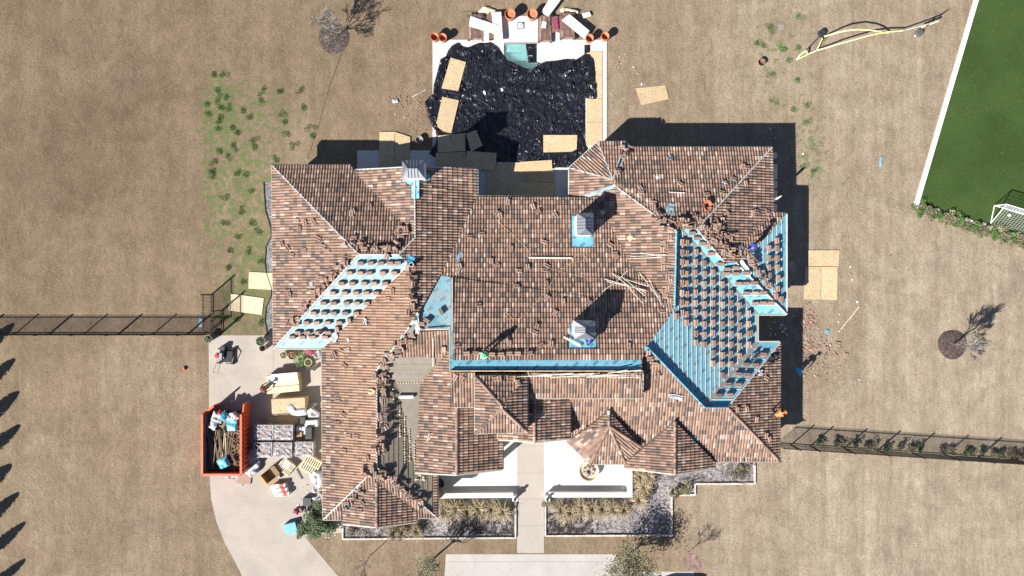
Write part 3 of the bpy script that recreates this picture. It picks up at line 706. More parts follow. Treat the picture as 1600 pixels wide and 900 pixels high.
sheet('planting_bed', [(851,776),(988,776),(988,715),(1178,715),(1178,755),(1085,755),(1085,773),(1049,773),(1049,836),(851,838)], .02, M['bed'], **S)
sheet('gravel_bed', [(430,283),(412,285),(413,305),(415,330),(423,355),(424,368),(416,385),(414,410),(416,425),(424,450),(424,462),(416,480),(414,500),(418,524),(432,530)], .016, M['gravel'], **S)
sheet('artificial_turf', [(1527,0),(1434,321),(1500,341),(1600,371),(1700,400),(1700,-30),(1536,-30)], .02, M['turf'], **S)
# turf kerb and loose white stones along its foot
mb = MB(); mb.bar(P(1534,-30,.05), P(1431,322,.05), .34, .12); build('kerb', mb, M['white'], **S)
mb = MB()
for k in range(120):
    t = k/119; x = 1432+t*230+rnd.uniform(-1, 1); y = 321+t*69+rnd.gauss(0, 1.6)
    mb.box(tuple(P(x, y, .06)), (rnd.uniform(.1, .4), rnd.uniform(.1, .28), .14), rnd.uniform(-.6, .2), taper=.7)
build('stone_edging', mb, M['kerb'], kind='stuff')

# pool deck, pool and spa
D = M['deck']
dz = .06
def slab(name, pix, z0, z1, mat, **t):
    return build(name, MB().prism([P(a, b, z1) for a, b in pix], z0, z1), mat, **t)
slab('pool_deck', [(676,62),(733,62),(733,25),(787,25),(787,250),(700,250),(700,310),(558,310),(558,235),(676,235)], -1.15, dz, D, **S)
slab('pool_deck', [(787,25),(898,25),(898,62),(948,62),(948,222),(915,222),(915,96),(839,96),(839,68),(787,68)], -1.15, dz, D, **S)
slab('pool_deck', [(700,250),(915,250),(915,222),(935,222),(892,262),(892,312),(700,312)], -.02, dz+.004, D, **S)
slab('pool_floor', [(787,68),(839,68),(839,96),(915,96),(915,250),(787,250)], -1.3, -1.0, M['teal'], **S)
# steps seen through the shallow water
st = thing('pool_steps', 'pale turquoise pool steps under clear water at the uncovered end of the pool', 'pool steps', tuple(P(812,80,0)))
stl = MB(); stl.box((.1, .35, -.62), (2.4, .75, .7)); build('step', stl, M['teal'], st)
stl = MB(); stl.box((.1, -.3, -.78), (2.4, .6, .42)); build('step', stl, M['teal'], st)
sheet('pool_water', [(787.5,68.5),(838.5,68.5),(838.5,110),(787.5,110)], .052, M['water'], **S)
tag(build('pool_coping', MB().bar(P(787.5,67.5,dz+.015), P(839,67.5,dz+.015), .08, .05), M['gpot']), kind='structure')

def drape(name, pix, z, mat, label, cat, amp=.12, step=.16, seed=1, hfun=None, **t):
    """a sheet lying in folds inside a traced outline"""
    pts = [P(a, b, z) for a, b in pix]; xs = [q.x for q in pts]; ys = [q.y for q in pts]
    bm = bmesh.new(); poly = [Vector((q.x, q.y, 0)) for q in pts]
    nx = int((max(xs)-min(xs))/step)+2; ny = int((max(ys)-min(ys))/step)+2
    gv = {}
    for i in range(nx):
        for j in range(ny): gv[i, j] = bm.verts.new((min(xs)+i*step, min(ys)+j*step, 0))
    for i in range(nx-1):
        for j in range(ny-1):
            c = (min(xs)+(i+.5)*step, min(ys)+(j+.5)*step)
            if inpoly(c[0], c[1], pts): bm.faces.new((gv[i, j], gv[i+1, j], gv[i+1, j+1], gv[i, j+1]))
    for v in [v for v in bm.verts if not v.link_faces]: bm.verts.remove(v)
    # pull border vertices on to the traced outline
    n = len(pts)
    for v in bm.verts:
        if v.is_boundary:
            best = None
            for k in range(n):
                A, B = poly[k], poly[(k+1) % n]; e = B-A; u = max(0, min(1, (v.co-A).dot(e)/max(1e-9, e.length_squared))); q = A+e*u; d = (q-v.co).length
                if best is None or d < best[0]: best = (d, q)
            if best[0] < step*1.3: v.co.x, v.co.y = best[1].x, best[1].y
    for v in bm.verts:
        x, y = v.co.x, v.co.y; p = Vector((x*.55+seed, y*.55, seed*3.1))
        a = noise.noise(p); b_ = 1-abs(noise.noise(Vector((x*.9+y*.5, y*.35-x*.1, seed))))*2
        c = 1-min(1, abs(noise.noise(Vector((x*1.5, y*1.9, seed+9))))*3.2)
        v.co.z = z+amp*(.35+.3*a+.35*max(0, b_)**3+.45*c**2)*(0.25 if v.is_boundary else 1)+(hfun(x, y) if hfun else 0)
    me = bpy.data.meshes.new(name); bm.to_mesh(me); bm.free(); me.materials.append(mat); me.polygons.foreach_set('use_smooth', [True]*len(me.polygons))
    return tag(link(name, me), label, cat, **t)
def tarp_h(x, y):
    px, py = 800+x*20, 450-y*20; f = 0
    for (x0, y0, x1, y1, w_, h_) in ((675,150,690,95,5,.22),(690,95,712,72,6,.2),(716,150,790,138,4,.16),(790,138,912,150,4,.16),(800,120,925,115,5,.14),(914,95,930,155,5,.2),(664,160,682,200,5,.2)):
        e = Vector((x1-x0, y1-y0)); u = max(0, min(1, Vector((px-x0, py-y0)).dot(e)/e.length_squared)); d = math.hypot(px-x0-e.x*u, py-y0-e.y*u)
        f += h_*math.exp(-(d/w_)**2)
    return f*(.7+.6*noise.noise(Vector((x*1.3, y*1.3, 5))))
drape('pool_tarp', [(713,68),(720,72),(731,74),(748,67),(766,66),(778,74),(786,86),(792,94),(806,100),(818,106),(830,109),(842,101),(852,96),(868,95),(885,92),(900,93),(908,88),(914,84),(922,84),(929,94),(931,110),(931,130),(930,156),(914,153),(914,222),(919,234),(906,250),(893,262),(868,262),(780,262),(700,258),(670,240),(680,225),(683,214),(677,200),(669,182),(664,160),(672,151),(677,148),(678,134),(683,115),(689,94),(697,88),(700,80),(706,72)],
      .075, M['tarp'], 'large crumpled black plastic sheet spread over the swimming pool', 'tarp', .17, .10, 2, tarp_h)
drape('tarp_strip', [(821,68),(838,68),(838,98),(826,98)], .065, M['tarp'], 'narrow strip of black plastic hanging into the pool beside the blue steps', 'tarp', .05, .08, 6)
drape('tarp_strip', [(913,70),(922,70),(922,86),(913,86)], .09, M['tarp'], 'short tail of black plastic beside the pot at the right of the pool deck', 'tarp', .05, .08, 8)

# ------------------------------------------------------------------ boards
def board(pix, label, z=.02, mat='osb', th=.03, group=None, name='osb_sheet', cat='board', tilt=0, n=4):
    c = P(sum(a for a, b in pix)/len(pix), sum(b for a, b in pix)/len(pix), z+th)
    mb = MB(); mb.prism([P(a, b, z+th)-c for a, b in pix], -th, 0)
    o = build(name, mb, M[mat], label=label, cat=cat, group=group); o.location = c
    if tilt: o.rotation_euler.x = R(tilt)
    return o
def quad(cx, cy, w_, h_, a):
    a = R(a); c, s = math.cos(a), math.sin(a)
    return [(cx+c*x-s*y, cy+s*x+c*y) for x, y in ((-w_/2, -h_/2), (w_/2, -h_/2), (w_/2, h_/2), (-w_/2, h_/2))]
BG = 'loose sheathing boards lying about the site'
TZ = .24
board([(704,90),(728,97),(716,142),(690,138)], 'tan board lying on the upper left of the black pool sheet', TZ, group=BG)
board([(691,151),(717,157),(705,208),(692,205),(681,196)], 'tan board below another on the left edge of the black pool sheet', TZ, group=BG)
board([(849,211),(902,211),(901,233),(893,237),(849,238)], 'tan board lying alone on the lower right of the black pool sheet', TZ, group=BG)
board([(812,253),(862,250),(863,266),(812,268)], 'narrow sunlit tan board at the bottom edge of the black pool sheet', TZ+.03, group=BG)
board([(728,209),(744,203),(754,227),(736,237)], 'small shaded board turned askew beside the big shaded boards', TZ+.06, group=BG)
board([(684,212),(727,208),(727,236),(684,238)], 'shaded board, upper left of the row at the bottom left of the pool sheet', TZ, group=BG)
board([(681,239),(728,237),(728,264),(681,264)], 'shaded board against the eave at the lower left of the pool sheet', TZ-.01, group=BG)
board([(730,236),(776,239),(774,266),(726,263)], 'shaded board with a long edge along the eave below the pool sheet', TZ+.04, group=BG)
for (a, b, c, d, z, l) in ((775,253,815,308,.20,'left'),(815,266,866,285,.18,'upper right'),(815,285,866,310,.18,'lower right'),(761,264,776,308,.19,'far left')):
    board([(a, b), (c, b+1), (c, d), (a, d)], f'{l} board of the shaded floor of boards in the recess behind the house', z, group=BG)
for i, y in enumerate((80, 117, 154, 191)):
    board([(915+(i > 1), y), (941, y), (941, y+36.4), (915+(i > 1), y+36.4)], f'{ORD[i]} board from the top of the strip down the right side of the pool', dz+.02, group=BG)
board([(593,206),(617,206),(615,262),(592,262)], 'left one of two upright boards half in shade behind the west wing', .08, group=BG)
board([(617.6,206),(641,214),(640,264),(616,262)], 'right one of two upright boards half in shade behind the west wing', .08, group=BG)
board([(993,138),(1040,133),(1045,155),(1002,164)], 'broken tan board lying alone on the lawn right of the pool', group=BG)
board([(1263,391),(1312,391),(1311,416),(1262,416)], 'crosswise board on top of two upright boards on the east lawn', .03, group=BG)
board([(1258,417),(1283,417),(1282,468),(1256,468)], 'left upright board of the pair on the east lawn', group=BG)
board([(1283.6,417),(1309,417),(1308,469),(1283,468)], 'right upright board of the pair on the east lawn', group=BG)
board([(389,425),(432,427),(432,453),(388,451)], 'pale clean board running under the west eave', .03, 'ply', group=BG)
board([(360,459),(412,466),(409,492),(357,485)], 'pale clean board under the iron gate on the green grass', .03, 'ply', group=BG)

# ------------------------------------------------------------------ pots
def pot(px, py, r, h, label, mat='terra', soil=.25, group='terracotta pots on the pool deck', plant=None, z=0, lip=.045, cat='pot', tip=None):
    t = thing('plant_pot', label, cat, tuple(P(px, py, z)), 0, group)
    w_ = MB(); w_.lathe([(r*.62, 0), (r*.97, h*.86), (r*1.04, h*.87), (r*1.04, h), (r*.94, h), (r*.88, h*.8), (r*.6, h*soil)], n=20)
    w_.lathe([(0, 0.002), (r*.62, 0)], n=20)
    build('pot_wall', w_, M[mat], t, smooth=False)
    build('soil', MB().lathe([(r*.70, h*soil+.03), (r*.3, h*soil+.05), (0.001, h*soil+.05)], n=20), M['soil'] if plant else M[mat], t)
    if plant:
        rg = random.Random(int(px*7+py)); lb = MB()
        for k in range(170):
            a = rg.uniform(0, 6.28); d = rg.random()**.6*r*plant[1]; e = rg.uniform(0, 6.28); s_ = .07
            c = Vector((math.cos(a)*d, math.sin(a)*d, h*.8+rg.random()*plant[1]*r*.9*(1-d/(r*plant[1]+.01)*.6)))
            u = Vector((math.cos(e), math.sin(e), rg.uniform(-.4, .6)))*s_; v_ = Vector((-math.sin(e), math.cos(e), rg.uniform(-.4, .4)))*s_*.6
            lb.add([c-u, c+v_, c+u, c-v_], [(0, 1, 2, 3)])
        build('foliage', lb, M[plant[0]], t)
    if tip: t.rotation_euler = tip
    return t
pot(797,29,.40,.92,'large terracotta pot left of the small grey square at the top of the pool deck', soil=.75, z=dz)
pot(831,29,.40,.92,'large terracotta pot between the small grey square and the brown loungers', soil=.75, z=dz)
pot(680.5,63,.31,.78,'leftmost terracotta pot at the upper left corner of the pool deck', z=dz)
pot(693,64,.31,.78,'second terracotta pot from the left corner of the pool deck', z=dz)
pot(919.5,65,.31,.78,'terracotta pot just above the tail of black plastic', z=dz)
pot(943.5,62,.31,.78,'terracotta pot on the upper right corner of the pool deck', z=dz)
pot(656,220,.30,.4,'round grey pot in the shade left of the big boards', 'gpot', group=None, z=0)
pot(1188,99,.28,.34,'dark rusty fire pot alone on the weedy lawn', 'teak', group=None, cat='fire pit')
pot(412.5,532,.36,.75,'tall pot with a dark green ball plant at the corner of the west wing', 'gpot', group='pots beside the driveway', plant=('leaf', .95))
pot(330,529,.30,.62,'pot with a dark green ball plant at the foot of the iron gate', 'gpot', group='pots beside the driveway', plant=('leaf', .95))
pot(415,543,.24,.72,'slim empty dark pot below the green ball plant', 'gpot', group='pots beside the driveway', soil=.3)
pot(446,554,.27,.5,'left pot of the pair under the blue slope eave, filled with weeds', 'fount', group='pots beside the driveway', plant=('olive', .7))
pot(459,555,.28,.5,'terracotta pot right of the weedy one under the eave', 'terra', group='pots beside the driveway', plant=('olive', .55))
pot(485,565,.29,.62,'pale ringed empty pot right of the leafy plant', 'fount', group='pots beside the driveway', soil=.4)
pot(484,574,.17,.36,'small green pot, left of two below the ringed pot', 'gpot', group='pots beside the driveway', plant=('leaf', .5))
pot(493,575,.17,.36,'small green pot, right of two below the ringed pot', 'gpot', group='pots beside the driveway', plant=('leaf', .5))
pot(473,562,.26,.35,'leafy bright green plant in a low pot beside the ringed pot', 'gpot', group='pots beside the driveway', plant=('grassg', 2.3))
pot(687,752,.40,.7,'round black planter, upper of two by the east eave of the garage wing', 'dark', group='planters behind the low patio wall', soil=.8)
pot(687,766,.40,.7,'round tan-rimmed planter, lower of two by the east eave of the garage wing', 'fount', group='planters behind the low patio wall', soil=.6)
pot(287,577,.16,.2,'small round orange pot alone on the west lawn', 'terra', group=None, soil=.6)

# fountain bowl
f = thing('fountain', 'round sandstone fountain bowl with rough blocks on the white patio', 'fountain', tuple(P(919,734,0)))
build('bowl', MB().lathe([(.25, 0), (.72, .42), (.80, .44), (.80, .50), (.72, .50), (.62, .34), (.001, .30)], n=28), M['fount'], f)
for i in range(7):
    a = i*.9; build('rock', MB().box((math.cos(a)*.3, math.sin(a)*.28, .42+.05*(i % 3)), (.34, .26, .2), a, taper=.7), M['chip'], f)

# loungers, cushions
def lounger(px, py, w_, l_, rz, label, back=True):
    t = thing('sun_lounger', label, 'sun lounger', tuple(P(px, py, dz)), R(rz), 'brown wooden sun loungers at the top of the pool deck')
    for s_ in (-1, 1):
        build('side_rail', MB().box((s_*(w_/2-.05), 0, .30), (.10, l_, .12)), M['teak'], t)
        for e in (-1, 1): build('leg', MB().box((s_*(w_/2-.06), e*(l_/2-.12), .13), (.09, .09, .26)), M['teak'], t)
    n = int(w_/.11)
    for k in range(n):
        x = -w_/2+.14+k*(w_-.28)/(n-1)
        build('slat', MB().box((x, -l_*.18, .345), (.07, l_*.6, .03)), M['teak'], t)
        build('slat', MB().box((x, l_*.30, .42), (.07, l_*.38, .03), mat=Matrix.Rotation(0, 4, 'X')), M['teak'], t)
    return t
lounger(743,46,1.2,2.05,0,'leftmost brown wooden lounger, partly under two white cushions')
lounger(768,44,.75,2.0,0,'second brown lounger from the left, mostly under an upright white cushion')
lounger(850.5,48,1.05,2.15,0,'slatted brown lounger right of the large terracotta pot with a small white pad')
lounger(868,41,.55,1.2,0,'narrow brown side piece between the two right-hand loungers')
lounger(885.5,44,1.15,2.1,0,'rightmost brown wooden lounger below a tilted white cushion')
def cushion(pix, z, label, cut=None):
    c = P(sum(a for a, b in pix)/len(pix), sum(b for a, b in pix)/len(pix), z)
    p = [P(a, b, z+.12)-c for a, b in pix]; t = thing('cushion', label, 'cushion', tuple(c), 0, 'white outdoor cushions')
    bm = bmesh.new(); mb = MB()
    f_ = cut or .42
    def lerp(a, b, u): return a+(b-a)*u
    for u0, u1, nm in ((0, f_-.008, 'pad'), (f_+.008, 1, 'pad')):
        q = [lerp(p[0], p[1], u0), lerp(p[0], p[1], u1), lerp(p[3], p[2], u1), lerp(p[3], p[2], u0)]
        m = MB(); cc = sum(q, Vector())/4
        n = 4; lo = [v.copy() for v in q]; vs = [Vector((v.x, v.y, 0)) for v in q]+[Vector((v.x, v.y, .09)) for v in q]+[Vector((cc.x+(v.x-cc.x)*.94, cc.y+(v.y-cc.y)*.94, .125)) for v in q]
        fs = [(3, 2, 1, 0), (8, 9, 10, 11)]
        for k in range(4): j = (k+1) % 4; fs += [(k, j, 4+j, 4+k), (4+k, 4+j, 8+j, 8+k)]
        m.add(vs, fs); build(nm, m, M['whiten'], t)
cushion([(735.5,25),(780,40),(774,52.5),(733,40)], .52, 'white cushion lying askew across the two left loungers')
cushion([(768,19),(783,18),(786,63.5),(773,64)], .44, 'long upright white cushion left of the large terracotta pot')
cushion([(846,18),(862,-7),(876,0),(857,25.5)], .42, 'white cushion leaning out of the top edge of the photo')
cushion([(878,31),(890,22),(921,48),(914,60)], .5, 'white cushion lying diagonally over the rightmost lounger')
cushion([(847,33),(854,34),(853,43),(846,43)], .47, 'small white pad on the slatted lounger')
cushion([(910,21),(921,18),(924,24),(912,28)], .1, 'small white pillow alone on the grass above the pool')
cushion([(756,40),(764,42),(764,65),(756,66)], .35, 'narrow white cushion standing between the two left loungers')
drape('dust_sheet', [(747,18),(755,10),(765,12),(777,17),(772,22),(760,23),(748,23)], .12, M['foam'], 'cream crumpled sheet on the grass behind the left loungers', 'sheet', .2, .09, 4)
drape('dust_sheet', [(874,16),(879,12),(893,14),(905,17),(903,22),(890,22),(880,24)], .12, M['foam'], 'cream crumpled sheet on the grass behind the rightmost lounger', 'sheet', .2, .09, 5)
t = thing('skimmer_cover', 'small grey square frame with a tool on the white deck', 'skimmer cover', tuple(P(813.5,40,dz)), 0)
build('frame', MB().box((0, 0, .03), (.52, .5, .05)), M['metal'], t); build('lid', MB().box((0, 0, .06), (.38, .36, .02)), M['whiten'], t)
build('handle', MB().bar((-.1, -.1, .09), (.24, .2, .12), .05, .04), M['seam'], t)
board([(863,28),(871,27),(873,46),(866,46)], 'dark towel lying between the two right-hand loungers', .5, 'maroon', .03, name='towel', cat='towel')

# ------------------------------------------------------------------ driveway: dumpster
def dumpster():
    t = thing('dumpster', 'open orange roll-off dumpster full of old laths and blue scraps beside the driveway', 'dumpster', tuple(P(348,690,0)))
    bx0, bx1, by0, by1, h, th = P(317,0,1.6).x, P(375,0,1.6).x, P(0,741,1.6).y, P(0,647,1.6).y, 1.6, .12
    cx, cy = t.location.x, t.location.y; x0, x1, y0, y1 = bx0-cx, bx1-cx, by0-cy, by1-cy; x1 += .12
    build('floor', MB().box(((x0+x1)/2, (y0+y1)/2, .2), (x1-x0, y1-y0, .16)), M['dgrey'], t)
    for nm, c, d in (('side_wall', (x0, (y0+y1)/2, h/2+.1), (th, y1-y0, h-.1)), ('side_wall', (x1, (y0+y1)/2, h/2+.1), (th, y1-y0, h-.1)), ('end_wall', ((x0+x1)/2, y0, h/2+.1), (x1-x0, th, h-.1))):
        build(nm, MB().box(c, d), M['orange'], t)
        e = MB(); e.box((c[0], c[1], h+.09), (max(d[0], .15), max(d[1], .15) if nm == 'end_wall' else d[1], .14)); build('top_rail', e, M['orange'], t)
    for k in range(13):
        y = y0+.25+k*(y1-y0-.4)/12
        for s_, x in ((1, x1+th/2), (-1, x0-th/2)): build('side_rib', MB().box((x+s_*.05, y, h/2+.1), (.1, .10, h-.3)), M['orange'], t)
    build('liner', MB().box((x0+th/2+.012, (y0+y1)/2, h/2+.12), (.014, y1-y0-.2, h-.3)), M['dgrey'], t)
    # doors: the far end hangs open to both sides
    d = MB(); d.bar((x0, y1, h/2), (x0+.75, y1+.62, h/2), .1, h-.2); o = build('door', d, M['orange'], t)
    for k in range(3): build('door_rib', MB().bar((x0+.0, y1-.08, .4+k*.5), (x0+.75, y1+.54, .4+k*.5), .08, .1), M['orange'], o)
    d = MB(); d.bar((x1+.05, y1, h/2), (x1+.12, y1+.75, h/2), .1, h-.2); build('door', d, M['orange'], t)
    for s_ in (x0+.3, x1-.3):
        for e in (y0+.4, y1-.5): build('wheel', MB().lathe([(0, -.06), (.12, -.06), (.12, .06), (0, .06)], n=10, mat=Matrix.Translation((s_, e, .12)) @ Matrix.Rotation(R(90), 4, 'Y')), M['dark'], t)
    return t, x0, x1, y0, y1, h
dt, x0, x1, y0, y1, dh = dumpster()
rg = random.Random(11); ox, oy = dt.location.x, dt.location.y
for k in range(150):
    x = rg.uniform(x0+.25, x1-.95 if rg.random() < .8 else x1-.3); L = rg.uniform(1.6, 3.0); y = rg.uniform(y0+.25+L/2, max(y0+.3+L/2, y1-L/2-1.2)); z = .75+rg.random()*.45
    a = R(90+rg.gauss(4, 7)); m = MB()
    m.bar((-L/2*math.cos(a), -L/2*math.sin(a), rg.uniform(-.1, .1)), (L/2*math.cos(a), L/2*math.sin(a), rg.uniform(-.1, .12)), rg.uniform(.035, .07), .03)
    o = build('old_lath', m, M['dwood'] if rg.random() < .86 else M['wood'], label='old dark roofing lath in the tangle inside the orange dumpster', cat='lath', group='old laths in the orange dumpster')
    o.location = (ox+x, oy+y, z)
for k in range(60):
    x, y = rg.uniform(x1-1.2, x1-.2), rg.uniform(y0+.3, y1-1.3); L = rg.uniform(.5, 1.3); a = rg.uniform(0, 3.14); m = MB()
    m.bar((-L/2*math.cos(a), -L/2*math.sin(a), 0), (L/2*math.cos(a), L/2*math.sin(a), rg.uniform(-.15, .2)), .05, .03)
    o = build('old_lath', m, M['dwood'], label='short broken piece of old lath on the right side of the orange dumpster load', cat='lath', group='broken laths in the orange dumpster'); o.location = (ox+x, oy+y, 1.0+rg.random()*.25)
build('waste_heap', MB().box((ox+(x0+x1)/2, oy+(y0+y1)/2, .65), (x1-x0-.2, y1-y0-.3, .5)), M['dwood'], kind='stuff', label='dark waste filling the dumpster')
for i, (a, b, rr, mm, l) in enumerate(((340,652,.5,'film','pale crumpled wrapping at the far end of the dumpster'),(351,650,.4,'bluef','blue crumpled sheeting beside pale wrapping in the dumpster'),(363,664,.55,'bluef','blue sheeting along the right side of the dumpster'),(333,664,.42,'film','pale crumpled scrap left of the blue sheeting in the dumpster'),(350,723,.52,'bluef','blue plastic bundle at the near end of the dumpster'),(357,652,.3,'film','small white bag at the far end of the dumpster'),(345,646,.3,'redp','red and white scrap at the far end of the dumpster'),(366,650,.4,'film','torn white wrapper by the right wall of the dumpster'))):
    drape('scrap_sheeting', quad(a, b, rr*34, rr*30, 20+i*33), 1.25, M[mm], l, 'scrap sheeting', .5, .11, 20+i)
board(quad(382,747,20,18,4), 'row of new brown tiles standing beside the near corner of the dumpster', 0.0, 'ltile', .12, name='tile_stack', cat='tile stack')

# stacks of sheathing on the drive
def sheet_stack(pix, z, label, mats, n=8, split=None):
    c = P(sum(a for a, b in pix)/4, sum(b for a, b in pix)/4, z); t = thing('sheathing_stack', label, 'board stack', (c.x, c.y, 0))
    p = [P(a, b, z)-Vector((c.x, c.y, 0)) for a, b in pix]
    for k in range(n):
        s_ = .985 if k % 2 else 1.0
        build('sheet', MB().prism([(v.x*s_, v.y*s_) for v in p], z*k/n+.004, z*(k+1)/n), M[mats[k % len(mats)]], t)
    return t, p
t, p = sheet_stack([(415,588),(466,582),(468,611),(417,616)], .72, 'stack of boards, half white wrapped and half pale wood, above the second stack', ['osb', 'ply'], 8)
build('white_panel', MB().box((-.62, .42, .81), (.56, .62, .16), R(5)), M['white'], t); build('white_panel', MB().box((.17, .50, .81), (.98, .60, .16), R(5)), M['white'], t); build('white_panel', MB().box((.93, .56, .81), (.52, .60, .16), R(5)), M['white'], t)
build('strap', MB().box((0, -.2, .735), (2.5, .03, .015), R(5)), M['seam'], t)
t, p = sheet_stack([(423.5,624),(476.5,621),(477,644),(424.5,647)], .95, 'taller stack of pale tan boards below the half-white stack', ['ply', 'osb'], 10)
build('strap', MB().box((-.65, 0, .955), (.03, 1.15, .015), R(2)), M['osb'], t)
drape('wrapping_film', [(447,635),(454,631),(462,640),(478,638),(480,648),(466,650),(455,648)], .98, M['film'], 'torn white film blown over the corner of the tan board stack', 'plastic film', .12, .08, 31)
drape('wrapping_film', [(483,633),(488,628),(497,630),(490,637),(500,645),(499,652),(482,652),(480,642)], .2, M['film'], 'crumpled white film on the drive right of the tan board stack', 'plastic film', .35, .09, 33)
board([(420,652),(468,652),(464,662),(415,662)], 'shaded tan board lying between the board stack and the wrapped pallets', .1, 'osb')

# wrapped pallets of new tile
def tile_pallet(px, py, w_, l_, h, label, rz=0, open_=False):
    t = thing('tile_pallet', label, 'pallet of tiles', tuple(P(px, py, 0)), R(rz), 'film wrapped pallets of new tiles on the driveway')
    W, L = w_/20*.965, l_/20*.965
    for k in range(5): build('pallet_slat', MB().box((-W/2+W*(k+.5)/5, 0, .12), (W/6, L, .03)), M['wood'], t)
    for k in (-1, 0, 1): build('pallet_runner', MB().box((0, k*L*.42, .055), (W, .09, .09)), M['wood'], t)
    rg_ = random.Random(int(px*3+py)); nx, ny = 4, 3
    for i in range(nx):
        for j in range(ny):
            hh = h-rg_.uniform(0, .12)-(.25 if open_ and i == 0 and j == 2 else 0)
            m = MB(); x, y = -W/2+W*(i+.5)/nx, -L/2+L*(j+.5)/ny
            m.box((x, y, .14+hh/2), (W/nx*.93, L/ny*.93, hh)); m.box((x, y, .14+hh+.02), (W/nx*.30, L/ny*.9, .04), taper=.6)
            build('tile_bundle', m, M['ltile'], t)
    n = 10; g = MB(); vs = []; fs = []
    for i in range(n+1):
        for j in range(n+1):
            x, y = (i/n-.5), (j/n-.5); e = max(abs(x), abs(y)) > .47
            vs.append((x*(W+.06), y*(L+.06), .14+h+.05+rg_.uniform(-.025, .025) - (.04 if e else 0)))
    for i in range(n):
        for j in range(n):
            if open_ and i < 4 and j > 3 and i+j > 5: continue
            fs.append((i*(n+1)+j, (i+1)*(n+1)+j, (i+1)*(n+1)+j+1, i*(n+1)+j+1))
    g.add(vs, fs)
    z0, z1 = .16, .14+h+.01; a, b = (W+.06)/2, (L+.06)/2
    for A, B in (((-a, -b), (a, -b)), ((a, -b), (a, b)), ((a, b), (-a, b)), ((-a, b), (-a, -b))):
        g.add([(*A, z0), (*B, z0), (*B, z1), (*A, z1)], [(0, 1, 2, 3)])
    build('film_wrap', g, M['wrap'], t)
    e = MB()
    for A, B in (((-a, -b), (a, -b)), ((a, -b), (a, b)), ((a, b), (-a, b)), ((-a, b), (-a, -b))): e.tube([(*A, z1+.01), (*B, z1+.01)], .022)
    e.tube([(-a, b, z1+.03), (a*.9, -b, z1+.05)], .03); e.tube([(-a*.2, b, z1+.03), (a, -b*.4, z1+.05)], .022); e.tube([(-a, -b*.3, z1+.03), (a*.3, b, z1+.05)], .018)
    build('film_edge', e, M['film'], t)
tile_pallet(418.5,672,28,22,.72,'wrapped tile pallet, left of the upper row')
tile_pallet(448.5,672,28,22,.72,'wrapped tile pallet, middle of the upper row')
tile_pallet(417.5,699,27,22,.72,'wrapped tile pallet torn open to bare tiles, left of the lower row',1,True)
tile_pallet(447.5,699,27,22,.72,'wrapped tile pallet, middle of the lower row',-1)
tile_pallet(480.5,698,27,22,.72,'wrapped tile pallet, right of the lower row')
# oddments right of the pallets
def crate(px, py, d, rz, mat, label, name='carton', z=0, lid=None):
    t = thing(name, label, name.replace('_', ' '), tuple(P(px, py, z)), R(rz)); build('body', MB().box((0, 0, d[2]/2), d), M[mat], t)
    if lid: build('label_band', MB().box((d[0]*.25, 0, d[2]/2+.003), (d[0]*.3, d[1]+.008, d[2]+.008)), M[lid], t)
    return t
crate(475,672,(1.0,.6,.35),2,'white','white carton right of the upper wrapped pallets')
crate(486,674,(.5,.9,.7),0,'dark','dark box against the west wall behind the white carton', 'tool_box')
crate(470,677,(.45,.35,.45),0,'card','small brown carton on the corner of the white carton', z=.02)
crate(489,660,(1.0,.5,.5),3,'film','grey wrapped bundle below the crumpled film by the wall', 'bundle')
crate(476,655,(.4,.5,.5),0,'dark','small dark case between the tan boards and the wall', 'tool_box')
for i, (a, b, l) in enumerate(((437,757,'top'),(440,763.5,'middle'),(443,770,'bottom'))):
    crate(a,b,(1.12,.26,.45),-5,'white',f'white and red roofing roll carton, {l} of three on the drive', lid='redp').rotation_euler.z = R(6)
def pallet(px, py, w_, l_, rz, label, n=6, z=.5):
    t = thing('wooden_pallet', label, 'pallet', tuple(P(px, py, 0)), R(rz), 'pale wooden pallets by the garage wall')
    for k in range(n): build('slat', MB().box((0, -l_/2+l_*(k+.5)/n, z), (w_, l_/n*.55, .035)), M['foam'], t)
    for k in (-1, 0, 1): build('runner', MB().box((k*(w_/2-.06), 0, z/2-.01), (.09, l_, z-.03)), M['wood'], t)
    build('dark_underside', MB().box((0, 0, z-.16), (w_*.9, l_*.96, .03)), M['dwood'], t)  # solid dark sheet added under the slats so the gaps show dark
    return t
pallet(449.5,727,1.05,1.15,48,'slatted pallet with a printed notice lying on it', 8, .42)
pallet(488,725,1.3,1.4,60,'slatted pallet close to the garage eave', 8, .42)
board(quad(448,726,9,11,32), 'white printed notice lying on the left slatted pallet', .45, 'white', .01, name='notice', cat='notice')
tb = thing('cardboard_box', 'large open brown cardboard box standing left of the slatted pallets', 'cardboard box', tuple(P(424.5,740,0)), R(38))
for c, d in (((0, .42, .35), (.95, .03, .7)), ((0, -.42, .35), (.95, .03, .7)), ((.46, 0, .35), (.03, .82, .7)), ((-.46, 0, .35), (.03, .82, .7)), ((0, 0, .02), (.9, .8, .03))): build('panel', MB().box(c, d), M['card'], tb)
for c, d, a in (((.62, 0, .66), (.35, .8, .02), 12), ((-.60, 0, .62), (.33, .8, .02), -16), ((0, -.58, .66), (.9, .3, .02), 0)): build('flap', MB().box((0, 0, 0), d, mat=Matrix.Translation(c) @ Matrix.Rotation(R(a), 4, 'Y')), M['card'], tb)
drape('wrapping_film', [(381,710),(395,700),(404,712),(408,722),(404,738),(393,746),(383,738),(380,722)], .22, M['film'], 'big heap of white film between the dumpster and the torn pallet', 'plastic film', .5, .09, 41)
board(quad(392,725,18,17,25), 'tan board under the heap of white film beside the dumpster', .2, 'ply')
